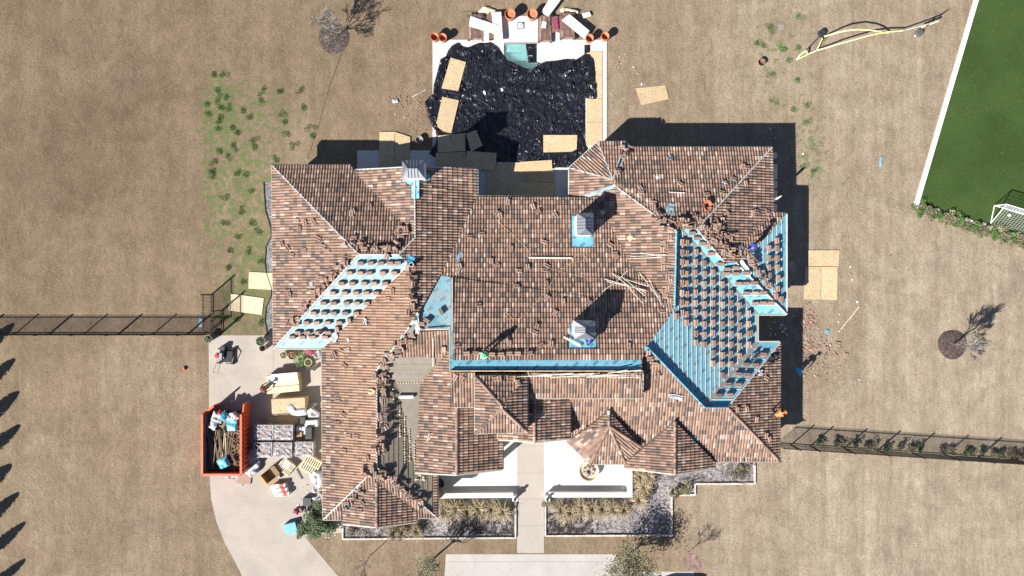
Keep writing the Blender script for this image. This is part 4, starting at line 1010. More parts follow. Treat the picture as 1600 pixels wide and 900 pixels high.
drape('wrapping_film', [(482,738),(492,732),(503,736),(508,748),(505,756),(496,762),(486,752)], .15, M['film'], 'heap of white film below the right slatted pallet', 'plastic film', .5, .09, 43)
drape('wrapping_film', [(488,762),(496,757),(503,764),(498,770),(489,770)], .12, M['film'], 'small white bag by the garage eave', 'plastic film', .3, .08, 45)
crate(501,757,(.3,.3,.3),10,'white','small white carton with a red logo tucked under the garage eave', lid='redp')
crate(482,782,(.62,.6,.4),0,'dark','open black crate left of the white rags by the hedge', 'tool_box')
drape('wrapping_film', [(487,778),(500,774),(506,790),(498,788)], .4, M['film'], 'white rag draped across the black crate', 'plastic film', .3, .08, 47)
drape('mulch_pile', [(484,790),(494,784),(506,786),(508,800),(492,798)], .02, M['mulch'], 'bare brown earth between the crate and the hedge', 'earth', .1, .1, 48)
for i, (a, b, mm, l) in enumerate(((463,799,'maroon','maroon rag heap above the blue lid'),(470,797,'teak','brown scrap next to the maroon rag heap'),(478,799,'film','round white tub right of the maroon rag'),(485,801,'film','small white bottle left of the hedge'))):
    drape('scrap_heap', quad(a, b, 9-i, 8-i, 20+i*40), .15, M[mm], l, 'scrap', .35, .06, 50+i)
crate(456.5,823,(.92,.78,.42),15,'bluebin','pale blue square bin at the edge of the driveway', 'storage_bin')
build('stick', MB().bar(P(463,733,.08), P(472,749,.08), .05, .05), M['dark'], label='dark stick on the drive between the pallets', cat='stick')
drape('film_scrap', quad(362,628,5,5,10), .03, M['film'], 'tiny white scrap in the shadow above the dumpster', 'plastic film', .1, .06, 60)
drape('rag_pile', [(478,540),(488,538),(498,545),(502,558),(494,562),(484,556)], .15, M['film'], 'grey and white rags by the pots under the stripped eave', 'rag', .35, .08, 61)
drape('rag_pile', [(478,545),(486,543),(492,551),(486,556),(479,553)], .45, M['maroon'], 'maroon cloth on top of the rags by the pots', 'rag', .2, .08, 62)

# lawn mower
t = thing('lawn_mower', 'red and black lawn mower with its handle towards the viewer on the driveway', 'lawn mower', tuple(P(353,556,0)), R(-3))
build('deck', MB().box((.30, 0, .22), (.75, .95, .18), taper=.85), M['black'], t)
build('engine', MB().lathe([(.001, .62), (.17, .6), (.2, .45), (.2, .3)], (-.48, .02, 0), 14), M['engine'], t)
build('engine_base', MB().box((-.40, 0, .28), (.5, .5, .2)), M['metal'], t)
build('fuel_tank', MB().box((-.18, 0, .5), (.28, .62, .2), taper=.8), M['metal'], t)
build('grass_bag', MB().box((-.1, .62, .3), (.4, .35, .4), taper=.8), M['dark'], t)
for s_ in (-1, 1):
    for e in (-.42, .62): build('wheel', MB().lathe([(.001, -.05), (.16, -.05), (.16, .05), (.001, .05)], n=14, mat=Matrix.Translation((e, s_*.55, .16)) @ Matrix.Rotation(R(90), 4, 'X')), M['rubber'], t)
    build('handle_tube', MB().tube([(-.35+s_*.12, -.3, .35), (-.42+s_*.2, -1.25, .75)], .018), M['metal'], t)
build('handle_bar', MB().tube([(-.64, -1.25, .75), (-.2, -1.25, .75)], .02), M['dark'], t)
build('brush_guard', MB().tube([(.62, .5, .3), (.78, 0, .45), (.62, -.5, .3)], .04), M['black'], t)

# ------------------------------------------------------------------ fences
def fence(segs, posts, label, h=1.75, gap=.115):
    t = thing('iron_fence', label, 'fence', tuple(P(*segs[0][0])))
    o = t.location; mb = MB()
    for (a, b) in segs:
        A, B = P(*a), P(*b); L = (B-A).length; n = int(L/gap); e = (B-A)/L
        for k in range(n+1):
            q = A+e*k*gap-o; mb.box((q.x, q.y, h/2), (.025, .025, h))
        for z in (.12, h-.22): build('rail', MB().bar(A-o+Vector((0, 0, z)), B-o+Vector((0, 0, z)), .045, .045), M['black'], t)
    build('pickets', mb, M['black'], t, kind='stuff')
    for a, b in posts:
        q = P(a, b)-o; m = MB(); m.box((q.x, q.y, h/2+.03), (.085, .085, h+.06)); m.box((q.x, q.y, h+.08), (.11, .11, .04), taper=.3); build('post', m, M['black'], t)
    return t
yl = 521.5
fence([((-60,yl),(331,yl))], [(x, yl) for x in range(-30, 331, 54)], 'long black iron fence crossing the lawn left of the house')
fence([((331,yl),(331,460))], [(331, 460), (345, 521)], 'short black iron fence return beside the pale board')
g = fence([((347,yl),(347,485))], [(347, 485)], 'black iron gate standing open on the green grass'); g['category'] = 'gate'; g.name = 'iron_gate'
sy = lambda x: 694+(x-1220)*.0655
fence([((1212,693.5),(1660,sy(1660)))], [(1236, sy(1236)), (1266, sy(1266)), (1319, sy(1319)), (1371, sy(1371)), (1424, sy(1424)), (1477, sy(1477)), (1529, sy(1529)), (1581, sy(1581)), (1634, sy(1634))], 'black iron fence running off to the right of the house')

# ------------------------------------------------------------------ low patio walls, bed edging
def wall(a, b, wd, h, label, name='low_wall', mat='white', cap=True, cat='wall', group=None):
    A, B = P(*a, h), P(*b, h); t = thing(name, label, cat, tuple(((A+B)/2).xy)+(0,), 0, group); c = (A+B)/2; A = A-c; B = B-c
    A.z = B.z = 0; h_ = h-.06 if cap else h
    build('body', MB().bar(A+Vector((0, 0, h_/2)), B+Vector((0, 0, h_/2)), wd*.86, h_), M[mat], t)
    if cap: build('cap', MB().bar(A+Vector((0, 0, h-.03)), B+Vector((0, 0, h-.03)), wd, .06), M[mat], t)
    return t
wall((684,775),(802,774),.36,.52,'low white wall on the left side of the walkway')
wall((857,773.5),(980,773.5),.36,.52,'low white wall on the right side of the walkway')
wall((984,708),(984,777),.40,.52,'low white wall down the right edge of the right patio')
for a, l in ((804.5,'left'), (854.5,'right')):
    t = thing('gate_pillar', f'short white pillar with a dark lantern on the {l} side of the walkway', 'pillar', tuple(P(a,775,0)))
    build('shaft', MB().box((0, 0, .32), (.34, .34, .64)), M['white'], t); build('cap', MB().box((0, 0, .66), (.40, .40, .05)), M['white'], t)
    build('lantern', MB().lathe([(.05, .68), (.05, .74), (.11, .78), (.12, .98), (.02, 1.08), (.001, 1.1)], n=8), M['seam'], t)
KG = 'white stone edging of the planting beds'
for i, (a, b, l) in enumerate((((536,820),(536,842),'short left end of the left bed'),((536,841.5),(806,839.5),'bottom of the left bed'),((805.5,780),(805.5,840),'left side of the walkway'),((852,780),(852,837),'right side of the walkway'),((852,836.5),(1050,835.5),'bottom of the right bed'),((1049,774),(1049,836),'upright run below the first step'),((1049,773.5),(1086,772.5),'lower step of the right bed'),((1085.5,755),(1085.5,773),'short upright between the steps'),((1085,755.5),(1179,755),'upper step of the right bed'),((1178.5,722),(1178.5,756),'far right end of the right bed'))):
    A, B = P(*a, .0), P(*b, .0); t = thing('bed_edging', f'white stone edging along the {l}', 'edging', tuple((A+B)/2), 0, KG); c = (A+B)/2; L = (B-A).length; n = max(2, int(L/.45)); e = (B-A)/L
    rg = random.Random(i)
    for k in range(n):
        p0 = A-c+e*(L*k/n+.008); p1 = A-c+e*(L*(k+1)/n-.008); hh = .16+rg.uniform(-.012, .012)
        build('stone', MB().bar(p0+Vector((0, 0, hh/2)), p1+Vector((0, 0, hh/2)), .115+rg.uniform(-.02, .03), hh), M['kerb'], t)
# metal edging of the gravel bed
build('edging_strip', MB().tube([P(a, b, .05) for a, b in [(412,285),(413,305),(415,330),(423,355),(424,368),(416,385),(414,410),(416,425),(424,450),(424,462),(416,480),(414,500),(418,524)]], .035), M['black'], label='thin black edging strip curving along the gravel beside the west eave', cat='edging')
# ------------------------------------------------------------------ chimneys
def chimney(px, py, w_, l_, zt, label, ridge_x):
    """shroud with a standing-seam hip cap; w_, l_ in metres; (px,py) is the centre of the cap"""
    base = roof_at(px, py)[0].z-.5; q = P(px, py, zt-.25)
    t = thing('chimney', label, 'chimney', (q.x, q.y, base)); h = zt-.45-base
    build('stack', MB().box((0, 0, h/2), (w_*.94, l_*.94, h)), M['white'], t)
    build('cap_skirt', MB().box((0, 0, h+.04), (w_, l_, .10)), M['white'], t)
    a, b = w_/2+.03, l_/2+.03; z0, z1 = h+.10, h+.46
    if ridge_x: r0, r1 = Vector((-(w_/2-.42), 0, z1)), Vector((w_/2-.42, 0, z1))
    else: r0, r1 = Vector((0, -(l_/2-.42), z1)), Vector((0, l_/2-.42, z1))
    c = [Vector((-a, -b, z0)), Vector((a, -b, z0)), Vector((a, b, z0)), Vector((-a, b, z0))]
    fs = [(0, 1, 5, 4), (1, 2, 5), (2, 3, 4, 5), (3, 0, 4)] if ridge_x else [(0, 1, 4), (1, 2, 5, 4), (2, 3, 5), (3, 0, 4, 5)]
    build('cap', MB().add(c+[r0, r1], fs), M['metal'], t)
    sm = lambda A, B: build('seam', MB().bar(A+Vector((0, 0, .02)), B+Vector((0, 0, .02)), .03, .045), M['seam'], t)
    for i, rr in ((0, r0), (1, r1 if ridge_x else r0), (2, r1), (3, r0 if ridge_x else r1)): sm(c[i], rr)
    sm(r0, r1)
    n = 3
    for k in range(n+1):
        u = k/n; m = r0.lerp(r1, u)
        if ridge_x: sm(Vector((m.x, -b, z0)), m); sm(Vector((m.x, b, z0)), m)
        else: sm(Vector((-a, m.y, z0)), m); sm(Vector((a, m.y, z0)), m)
chimney(645.5,264,1.50,1.18,6.25,'zinc-capped chimney on the gable end behind the west wing',True)
chimney(914.5,350,1.12,1.50,6.0,'tall zinc-capped chimney nearer the pool on the big north slope',False)
chimney(914,515.5,1.36,1.18,7.5,'square zinc-capped chimney near the blue strip on the big north slope',False)

# ------------------------------------------------------------------ tiles: one loose tile, one stack
def arcs(mb, x0, wd, ln, z, hh, skew=0, n=2, mi=0):
    for k in range(n):
        cx = x0+wd*(k+.5)/n-wd/2; r = wd/n*.47; vs = []
        for y in (-ln/2, ln/2):
            for a in (0, 45, 90, 135, 180): vs.append((cx-math.cos(R(a))*r+skew, y, z+math.sin(R(a))*hh))
        mb.add(vs, [(i, i+1, i+6, i+5) for i in range(4)]+[(4, 3, 2, 1, 0), (5, 6, 7, 8, 9), (0, 5, 9, 4)], mi)
mb = MB(); arcs(mb, 0, .33, .42, 0, .075); LT = mb.mesh('roof_tile', [M['ltile']])
mb = MB(); arcs(mb, 0, .19, .42, 0, .08, n=1); LT1 = mb.mesh('half_tile', [M['ltile']])
STK = []
for v in range(3):
    mb = MB(); rg = random.Random(v)
    for k in range(5):
        arcs(mb, rg.uniform(-.012, .012), .275, .43, k*.052, .06 if k == 4 else .045)
        mb.box((0, 0, k*.052+.018), (.262, .415, .036))
    STK.append(mb.mesh('tile_stack', [M['ltile']]))
cnt = 0
def put(name, me, mw, label, cat, group):
    o = bpy.data.objects.new(name, me); col.objects.link(o); o.matrix_world = mw
    return tag(o, label, cat, group)
rg = random.Random(5)
def stacks(lst, yaw, label, group):
    rows_ = {}
    for (a, b) in lst: rows_.setdefault(b[1] if isinstance(b, tuple) else None, []).append(a)
def ordn(i): return ORD[i] if i < len(ORD) else str(i+1)+'th'
# south-facing blue slope, rows running east-west
rowsB = [(145,[822,900,980,1052,1112]),(222,[735,818,890,993,1083]),(303,[673,756,848,925,1012]),(378,[605,697,785,865,943]),(457,[533,613,713,792,870]),(535,[455,537,613,700,788]),(610,[400,480,565,655]),(687,[333,408,490,570]),(722,[290,370,450,545])]
for ri, (y, xs) in enumerate(rowsB):
    for ci, x in enumerate(xs):
        px, py = 400+x/5, 380+(y+4)/5
        side = 'leftmost' if ci == 0 else 'rightmost' if ci == len(xs)-1 else f'{ordn(ci)} from left'
        put('tile_stack', STK[rg.randrange(3)], on_roof(px, py, R(90+rg.uniform(-4, 4)), .02, (0, 0)), f'tile stack, {side} in the {ordn(ri)} row down the west wing blue slope', 'tile stack', 'tile stacks on the west wing blue slope')
for x, y, l in ((735,600,'sixth'),(640,665,'seventh')):
    put('tile_stack', STK[0], on_roof(400+x/5, 380+y/5, R(8), .02), f'upright tile stack ending the {"seventh" if l=="sixth" else "eighth"} row on the west wing blue slope', 'tile stack', 'tile stacks on the west wing blue slope')
# big east-facing blue slope: columns running north-south
vy = lambda x: 366+(x-1073)*(490-366)/(1183-1073)   # valley line
cols = [(1063.7,374,490),(1071,372,504),(1085.3,392,540),(1099,408,540),(1112.7,424,568),(1127,438,590),(1140.6,455,578),(1153.8,474,564),(1167.5,486,540)]
for ci, (x, a, b) in enumerate(cols):
    k = 0; y = 442.5-16*5+(ci % 2)*2.2+(ci > 5)*1.5
    while y < b:
        if y > a:
            put('tile_stack', STK[rg.randrange(3)], on_roof(x+rg.uniform(-.6, .6), y+rg.uniform(-.7, .7), R(rg.uniform(-5, 5)), .02), f'tile stack, {ordn(k)} down in the {ordn(ci)} column from left, large east blue slope', 'tile stack', 'tile stacks on the large blue slope'); k += 1
        y += 15.75
for i, (x, y) in enumerate(((1056,494),(1171,520),(1071,504))): put('tile_stack', STK[i], on_roof(x, y, 0, .02), f'stray stack {("at the lower left of the stacks","by the notch in the east eave","alone beside a bent vent flashing")[i]} on the large blue slope', 'tile stack', 'tile stacks on the large blue slope')
S1L = [(330,185),(388,250),(455,312),(563,440),(685,570),(768,628),(868,625),(760,690),(872,690),(990,690),(905,812),(995,812),(1100,810),(1005,932),(1115,932),(1212,932),(1115,1060),(1210,1055),(1305,1055)]
for i, (x, y) in enumerate(S1L):
    put('tile_stack', STK[i % 3], on_roof(1040+x/8, 340+y/8, R(90+rg.uniform(-4, 4)), .02), f'tile stack, {ordn(i) if i < 16 else ("third from bottom","second from bottom","lowest")[i-16]}, going down the narrow diagonal blue strip', 'tile stack', 'tile stacks on the diagonal blue strip')
for i, (x, y) in enumerate([(1375,290),(1278,385),(1375,385),(1278,510),(1380,510),(1275,625),(1380,625),(1280,725),(1390,755),(1385,890),(1290,835),(1430,1020),(1365,985)]):
    put('tile_stack', STK[i % 3], on_roof(1040+x/8, 340+y/8, R(rg.uniform(-6, 6)), .02), f'tile stack, {ordn(i)} going down the small blue slope at the east eave', 'tile stack', 'tile stacks on the small east blue slope')
for i, (x, y) in enumerate([(1335,165),(1150,275),(1250,280),(1065,380),(1160,385),(955,490),(1065,495),(850,610),(970,605)]):
    put('tile_stack', STK[i % 3], on_roof(1000+x/6.957, 530+(y+6)/6.957, R(90+rg.uniform(-4, 4)), .02), f'tile stack, {ordn(i)} going down the shaded blue strip at the southeast', 'tile stack', 'tile stacks on the shaded southeast blue strip')
for i, (x, y) in enumerate([(248,865),(320,862),(445,872),(515,872),(580,865),(645,865),(738,862)]):
    put('tile_stack', STK[i % 3], on_roof(680+x/5, 380+y/5, R(90+rg.uniform(-8, 8)), .09), f'tile stack, {ordn(i)} from left in the short row above the ridge strip', 'tile stack', 'tile stacks above the ridge strip')
for i, (x, y) in enumerate([(694,544),(690,487),(667,502),(659,507)]):
    put('tile_stack', STK[i % 3], on_roof(x, y, R(30*i), .03), f'tile stack lying on the dusty triangular patch, {("at its bottom right","near its right edge","in its lower middle","at its lower left")[i]}', 'tile stack', 'tile stacks on the triangular patch')

# loose tiles: heaps along the hips, singles on the slopes
def heap(pts, n, sp, label, group, seed, up=.12, ang=None):
    g = random.Random(seed)
    for k in range(n):
        u = g.random()*(len(pts)-1); i = int(u); f_ = u-i; a, b = pts[i], pts[i+1]
        x, y = a[0]+(b[0]-a[0])*f_+g.gauss(0, sp), a[1]+(b[1]-a[1])*f_+g.gauss(0, sp)
        if roof_at(x, y) is None: continue
        yaw = g.choice((0, math.pi/2, g.uniform(0, 3.14))) if ang is None else ang+g.gauss(0, .35)
        put('roof_tile', LT if g.random() < .7 else LT1, on_roof(x, y, yaw, .13+g.random()*up*1.6, (g.gauss(0, .32), g.gauss(0, .32))), label, 'roof tile', group)
heap([(543,406),(520,432),(493,462),(458,508)], 46, 2.6, 'loose tile in the line heaped along the hip left of the west wing blue slope', 'loose tiles left of the west blue slope', 1)
heap([(548,382),(575,390),(600,391),(618,392),(626,374),(632,358)], 46, 4, 'loose tile in the heap above the top edge of the west wing blue slope', 'loose tiles above the west blue slope', 2, .2)
heap([(1022,336),(1040,352),(1062,345),(1078,352)], 34, 5, 'loose tile in the heap in the corner above the big east blue slope', 'loose tiles above the big blue slope', 3, .2)
heap([(1094,352),(1108,366),(1126,386),(1146,392),(1128,362),(1112,350)], 70, 5, 'loose tile scattered thickly above the diagonal blue strip', 'loose tiles above the diagonal blue strip', 4, .14)
heap([(1168,402),(1180,425),(1196,446)], 22, 3, 'loose tile heaped along the hip of the small east blue slope', 'loose tiles on the small east blue slope', 5, .2)
heap([(640,418),(643,450),(642,500)], 22, 2.2, 'loose tile along the ridge right of the sunlit west-facing slope', 'loose tiles along the west ridge', 6)
heap([(644,522),(625,540),(600,575),(595,600)], 34, 4, 'loose tile in the heap along the hip above the brown stripped slope', 'loose tiles above the brown slope', 7, .15)
heap([(597,600),(595,660),(597,712)], 30, 5, 'loose tile heaped on the left edge of the brown stripped slope', 'loose tiles on the brown slope', 8, .25)
heap([(572,742),(590,735),(606,745)], 20, 4, 'loose tile in the heap on the peak above the small front gable', 'loose tiles above the front gable', 9, .2)
heap([(612,748),(640,772),(668,795)], 16, 2.4, 'loose tile along the hip right of the small front gable', 'loose tiles right of the front gable', 10)
heap([(540,788),(565,765)], 9, 2, 'loose tile along the hip left of the small front gable', 'loose tiles left of the front gable', 11)
heap([(978,228),(972,250),(962,275)], 12, 2.5, 'loose tile in the gap between the little turret and the northeast slope', 'loose tiles beside the turret', 12, .2)
heap([(770,592),(790,586),(815,600)], 9, 4, 'loose tile on the shaded side of the small square tower roof', 'loose tiles on the tower roof', 13)
heap([(1012,548),(1020,570),(1034,600)], 8, 3, 'loose tile near the left corner of the large blue slope', 'loose tiles near the blue corner', 14)
SG = []
G_ = 'single loose tiles scattered on the big north slope'
for i, (x, y, a) in enumerate([(794,317,0),(833,324,20),(840,332,-60),(777,335,-30),(782,338,10),(868,337,35),(734,371,90),(753,366,100),(851,379,75),(799,389,0),(719,417,10),(716,424,-20),(768,409,0),(776,415,120),(825,418,10),(811,424,90),(855,416,60),(852,423,90),(854,444,10),(807,448,100),(854,466,-40),(880,472,0),(920,474,-30),(867,490,-30),(748,477,100),(839,511,-20),(836,520,70),(845,540,120),(862,538,0),(796,537,0),(714,541,110),(982,541,0),(953,383,60),(960,397,100),(962,402,-50)]):
    SG.append((x, y, put('roof_tile', LT, on_roof(x, y, R(a), .19, (.16, .12)), 'x', 'roof tile', G_), 'big north slope'))
G_ = 'single loose tiles on the west-facing slopes'
for i, (x, y, a) in enumerate([(466,345,80),(479,348,10),(492,347,30),(470,358,0),(500,373,60),(507,385,70),(513,392,100),(443,382,20),(452,388,30),(458,398,80),(477,391,100),(452,455,100),(455,461,0),(503,434,90),(529,660,90),(529,623,95),(538,647,60),(539,703,80),(546,680,90),(558,681,90),(576,715,5),(540,571,50),(524,553,20),(536,549,70),(544,546,110),(564,796,90),(568,785,40),(607,467,95),(615,455,0)]):
    SG.append((x, y, put('roof_tile', LT, on_roof(x, y, R(a), .18, (.16, .12)), 'x', 'roof tile', G_), 'west wing slope by the gravel' if y < 500 and x < 512 else 'long sunlit garage slope'))
G_ = 'single loose tiles on the northeast wing'
for i, (x, y, a) in enumerate([(579,324,10),(550,335,0),(553,332,20),(1062,289,60),(1160,262,0),(1166,263,90),(1145,281,70),(1127,302,80),(1103,305,100),(1021,318,90),(1001,302,90),(1000,295,30),(1134,322,90),(1133,335,-40),(1174,333,10),(1180,330,90),(1197,331,90),(1163,287,20),(1218,650,0),(1150,640,0),(1165,638,20),(1180,655,0),(1195,680,0),(1200,685,20),(1205,560,20),(1195,590,60)]):
    if roof_at(x, y): SG.append((x, y, put('roof_tile', LT, on_roof(x, y, R(a), .18, (.16, .12)), 'x', 'roof tile', G_), 'dark slope behind the west wing' if x < 700 else 'southeast shaded slope' if y > 500 else 'northeast wing'))
G_ = 'loose tiles along the right edge of the west-facing slope above the big blue slope'
g = random.Random(77)
for k in range(20): put('roof_tile', LT, on_roof(1043+g.uniform(-10, 8), 372+k*6+g.uniform(-2, 2), g.choice((0, 1.57)), .14, (.1, .1)), 'loose tile along the ridge left of the big blue slope', 'roof tile', G_)

for sl_ in sorted(set(q[3] for q in SG)):
    L_ = [q for q in SG if q[3] == sl_]; ys = sorted(q[1] for q in L_); c1, c2 = ys[len(ys)//3], ys[2*len(ys)//3]
    for nm_, f_ in (('upper', lambda y: y < c1), ('middle', lambda y: c1 <= y < c2), ('lower', lambda y: y >= c2)):
        for i, q in enumerate(sorted((q for q in L_ if f_(q[1])), key=lambda q: q[0])): q[2]['label'] = f'loose tile on the {sl_}, {ordn(i)} from left in its {nm_} third'
# spare laths
def lath(p0, p1, label, group=None, wd=.04, mat='lath', dz=(.22, .22), name='lath'):
    def at(p):
        h = roof_at(*p); return (h[0] if h else P(*p, 0))
    A = at(p0)+Vector((0, 0, dz[0])); B = at(p1)+Vector((0, 0, dz[1])); c = (A+B)/2
    o = build(name, MB().bar(A-c, B-c, wd, .035), M[mat], label=label, cat='lath', group=group); o.location = c; return o
G_ = 'laths thrown down beside the end of the chimney shadow'
for a, b in (((943,436),(1010,455)),((948,440),(1006,453)),((955,427),(985,450)),((964,430),(1003,474)),((970,432),(1006,462)),((962,440),(979,423)),((940,456),(957,443)),((985,444),(1008,458)),((975,436),(1012,448)),((1013,437),(1032,476)),((998,426),(1030,470)),((1018,450),(1030,466))):
    lath(a, b, 'pale lath in the crossed bundle at the tip of the chimney shadow', G_, dz=(.25, .35))
G_ = 'laths lying across the sunlit slope left of the big blue slope'
for a, b in (((985,396),(1040,398)),((985,401),(1042,399)),((990,404),(1035,402)),((1000,395),(1030,401))): lath(a, b, f'pale lath in the small bunch left of the large blue slope, {("uppermost long","second long","lowest","slanting short")[[396,401,404,395].index(a[1])]} one', G_)
lath((826,403),(893,403.5), 'long pale lath lying level alone on the big north slope', wd=.11)
lath((648,295),(697,297), 'long thin lath beside the chimney on the west gable', wd=.05, mat='wood')
lath((1044,301),(1069,302), 'short white lath on the northeast slope', wd=.06)
lath((880,526),(907,541), 'short board leaning by the square chimney', wd=.13, mat='wood')
lath((1195,449),(1213,458), 'short pale stick across the small east blue slope', wd=.05)
lath((707,434),(707,515), 'long white batten down the edge of the triangular patch', wd=.07)
lath((665,515),(702,514), 'white batten across the bottom of the triangular patch', wd=.06)
lath((677,528),(677,572), 'long white batten lying down the tiles below the triangular patch', wd=.05)
lath((667,690),(672,676), 'short white batten on the lit slope left of the entry', wd=.04)
lath((668,688),(676,680), 'tiny white batten crossing another on the lit slope left of the entry', wd=.04)
lath((1313,515),(1342,479), 'long yellow stick alone on the east lawn', wd=.06, dz=(.04, .04), mat='foam')
G_ = 'laths piled along the long ridge'
g = random.Random(15)
for k in range(44):
    x = 722+g.random()*240; y = 584+g.uniform(-2, 5); L = g.uniform(22, 80); d = g.uniform(-5, 2)
    lath((x, y), (min(1000, x+L), y+d-1), 'pale lath in the long pile just below the blue ridge strip', G_, wd=g.uniform(.03, .06), dz=(.2+g.random()*.2, .25+g.random()*.2))
for k, (x, y) in enumerate(((712,588),(722,590),(868,585),(905,586),(934,584),(960,586),(895,584),(884,585),(990,583),(845,586))): put('roof_tile', LT, on_roof(x, y, g.uniform(0, 3), .2, (.2, .2)), 'loose tile among the laths along the long ridge', 'roof tile', 'loose tiles among the ridge laths')

# ropes and hoses
def cordo(pts, name, label, mat, r=.018, roof=True, cat='rope', dz=.16):
    q = []
    for i in range(len(pts)-1):
        for k in range(5):
            u = k/5; x, y = pts[i][0]+(pts[i+1][0]-pts[i][0])*u, pts[i][1]+(pts[i+1][1]-pts[i][1])*u
            h = roof_at(x, y) if roof else None; q.append((h[0] if h else P(x, y, 0))+Vector((0, 0, dz if h else .03)))
    build(name, MB().tube(q, r, 5), M[mat], label=label, cat=cat)
cordo([(775,342),(790,357),(805,370),(818,382),(830,398)], 'rope', 'thin tan rope running down the upper middle of the big north slope', 'cord')
cordo([(893,405),(903,396),(912,397),(915,403),(908,408),(893,410),(878,420),(868,432),(858,448),(850,458),(842,468),(830,480),(820,492),(810,498),(800,497),(793,489),(790,488)], 'rope', 'long looping yellow-tan rope down the middle of the big north slope', 'cord', .022)
cordo([(788,492),(795,498),(799,505)], 'rope', 'short rope end above the worker in the green shirt', 'cord')
cordo([(860,420),(890,428),(920,434),(945,436)], 'rope', 'faint rope running toward the crossed laths', 'cord', .012)
for k in range(5):
    r = .20+k*.04; c_ = P(1104, 322, 4.6); h = roof_at(1104, 322)[0]
    if k == 0: rt = thing('hose_coil', 'coil of orange air hose on the northeast slope', 'hose', tuple(h+Vector((0, 0, .2))))
    build('loop', MB().tube([(math.cos(a*.5)*r*.8, math.sin(a*.5)*r*1.1, .03*k+.02*math.sin(a)) for a in range(13)], .03, 5), M['ocord'], rt)
cordo([(1076,342),(1082,348),(1088,350),(1096,362)], 'hose', 'green hose end near the corner of the diagonal blue strip', 'hose', .03, cat='hose')
cordo([(534,84),(526,105),(515,135),(505,170),(497,200),(488,225),(478,255)], 'garden_hose', 'long thin dark hose snaking over the grass from the bare tree to the house', 'hose', .009, False, 'hose')
cordo([(723,19),(746,18)], 'hose', 'short dark hose on the grass behind the pool deck', 'hose', .02, False, 'hose')

def roof_scrap(px, py, w_, l_, a, mat, label, amp=.1, dz=.14, name='scrap', cat='scrap', seed=1):
    m = on_roof(px, py, R(a), dz); g_ = random.Random(seed+int(px)); mb = MB(); n = 5; W, L = w_/20, l_/20
    vs = [((i/n-.5)*W*(1+.3*g_.uniform(-1, 1)*(j in (0, n))), (j/n-.5)*L*(1+.25*g_.uniform(-1, 1)*(i in (0, n))), g_.random()*amp) for i in range(n+1) for j in range(n+1)]
    mb.add(vs, [(i*(n+1)+j, (i+1)*(n+1)+j, (i+1)*(n+1)+j+1, i*(n+1)+j+1) for i in range(n) for j in range(n)])
    return put(name, mb.mesh(name, [M[mat]], False), m, label, cat, None)
for a in [(1046,328,11,17,-10,'pale','blue-grey torn felt scrap on the northeast slope',.08),(717,402,5,16,-25,'pale','small triangular blue felt scrap near the left of the big north slope',.05),(942,333,7,8,15,'film','pale blue scrap inside the shadow of the tall chimney',.05),
  (1046,249,8,8,5,'metal','grey bent flashing on the upper northeast slope',.12),(1131,288,8,8,0,'metal','grey bent flashing left of the hip on the northeast slope',.15),(526,528,7,13,-25,'film','white film scrap on the blue slope by the west eave',.15),
  (1054,618,22,7,-14,'film','white pointed scrap lying on the front slope left of the blue ridge',.15),(985,292+80,8,8,35,'osb','small square of tan board on the west-facing slope',.02),(1163,418,6,26,40,'white','white board along the notch of the diagonal blue strip',.04),
  (647,498,5,20,-30,'white','white pipe-like roll at the left of the triangular patch',.12),(652,510,6,24,8,'white','white roll of felt standing at the left of the triangular patch',.12),(545,789,3,8,0,'bluef','small turquoise bottle on the front gable',.2),
  (1155,388,9,8,20,'metal','grey vent flashing at the top of the hip near the worker in royal blue',.1),(1084,683,14,4,-20,'bluef','little bright blue felt corner beside the front gable ridge',.03),(1177,558,16,8,30,'metal','bent vent boot at the top of the shaded blue strip',.25),
  (1204,561,16,12,20,'dark','dark crumpled bag at the east edge below the shaded strip',.3),(1186,582,8,8,0,'film','small white rag on the tiles near the shaded blue strip',.2),(641,405,12,8,0,'bluef','small blue felt corner above the open vent pipe',.08),
  (583,612,12,9,-20,'osb','pale torn scrap left of the brown stripped slope',.15),(488,444,6,5,0,'film','white scrap on the west-facing tiles by the eave',.08),(573,502,6,9,0,'film','blue-white scrap on the sunlit slope right of the blue stacks',.2),(545,531,5,5,0,'film','white scrap on the sunlit slope just right of the stacks',.08),
  (633,527,3,14,38,'hip','silver flashing scrap at the top of the hip',.1),(606,556,2,18,40,'hip','silver strip along the hip left of the stripped slope',.08),(558,765,3,14,50,'hip','silver strip along the hip left of the front gable',.1),(1060,446,8,8,0,'seam','dark vent cap at the left ridge of the blue slope',.12),
  (1132,368,10,9,0,'osb','square bundle of cardboard among the tiles above the diagonal strip',.15),(976,240,10,6,-30,'white','white broken tile edge beside the turret',.1),(1026,279,4,6,0,'white','tiny white scrap on the northeast slope',.05),(480,525,6,5,30,'film','pale scrap on the lowest row of blue slope stacks',.05)]:
    roof_scrap(*a[:4], a[4], a[5], a[6], a[7])
t = thing('felt_roll', 'white roll of felt on the bare tan triangle of the stripped slope', 'felt roll', mw=on_roof(635, 619, 0, .15)); build('roll', MB().tube([(-.53, 0, 0), (.53, 0, 0)], .13, 12), M['white'], t); build('core', MB().tube([(-.54, 0, 0), (.54, 0, 0)], .05, 8), M['card'], t)
t = thing('vent_pipe', 'open white vent pipe at the top right corner of the west wing blue slope', 'vent pipe', mw=Matrix.Translation(roof_at(644, 414)[0])); build('pipe_wall', MB().lathe([(.17, 0), (.17, .5), (.14, .5), (.14, .02)], n=14), M['white'], t); build('inside', MB().lathe([(.14, .35), (.001, .35)], n=14), M['dark'], t)
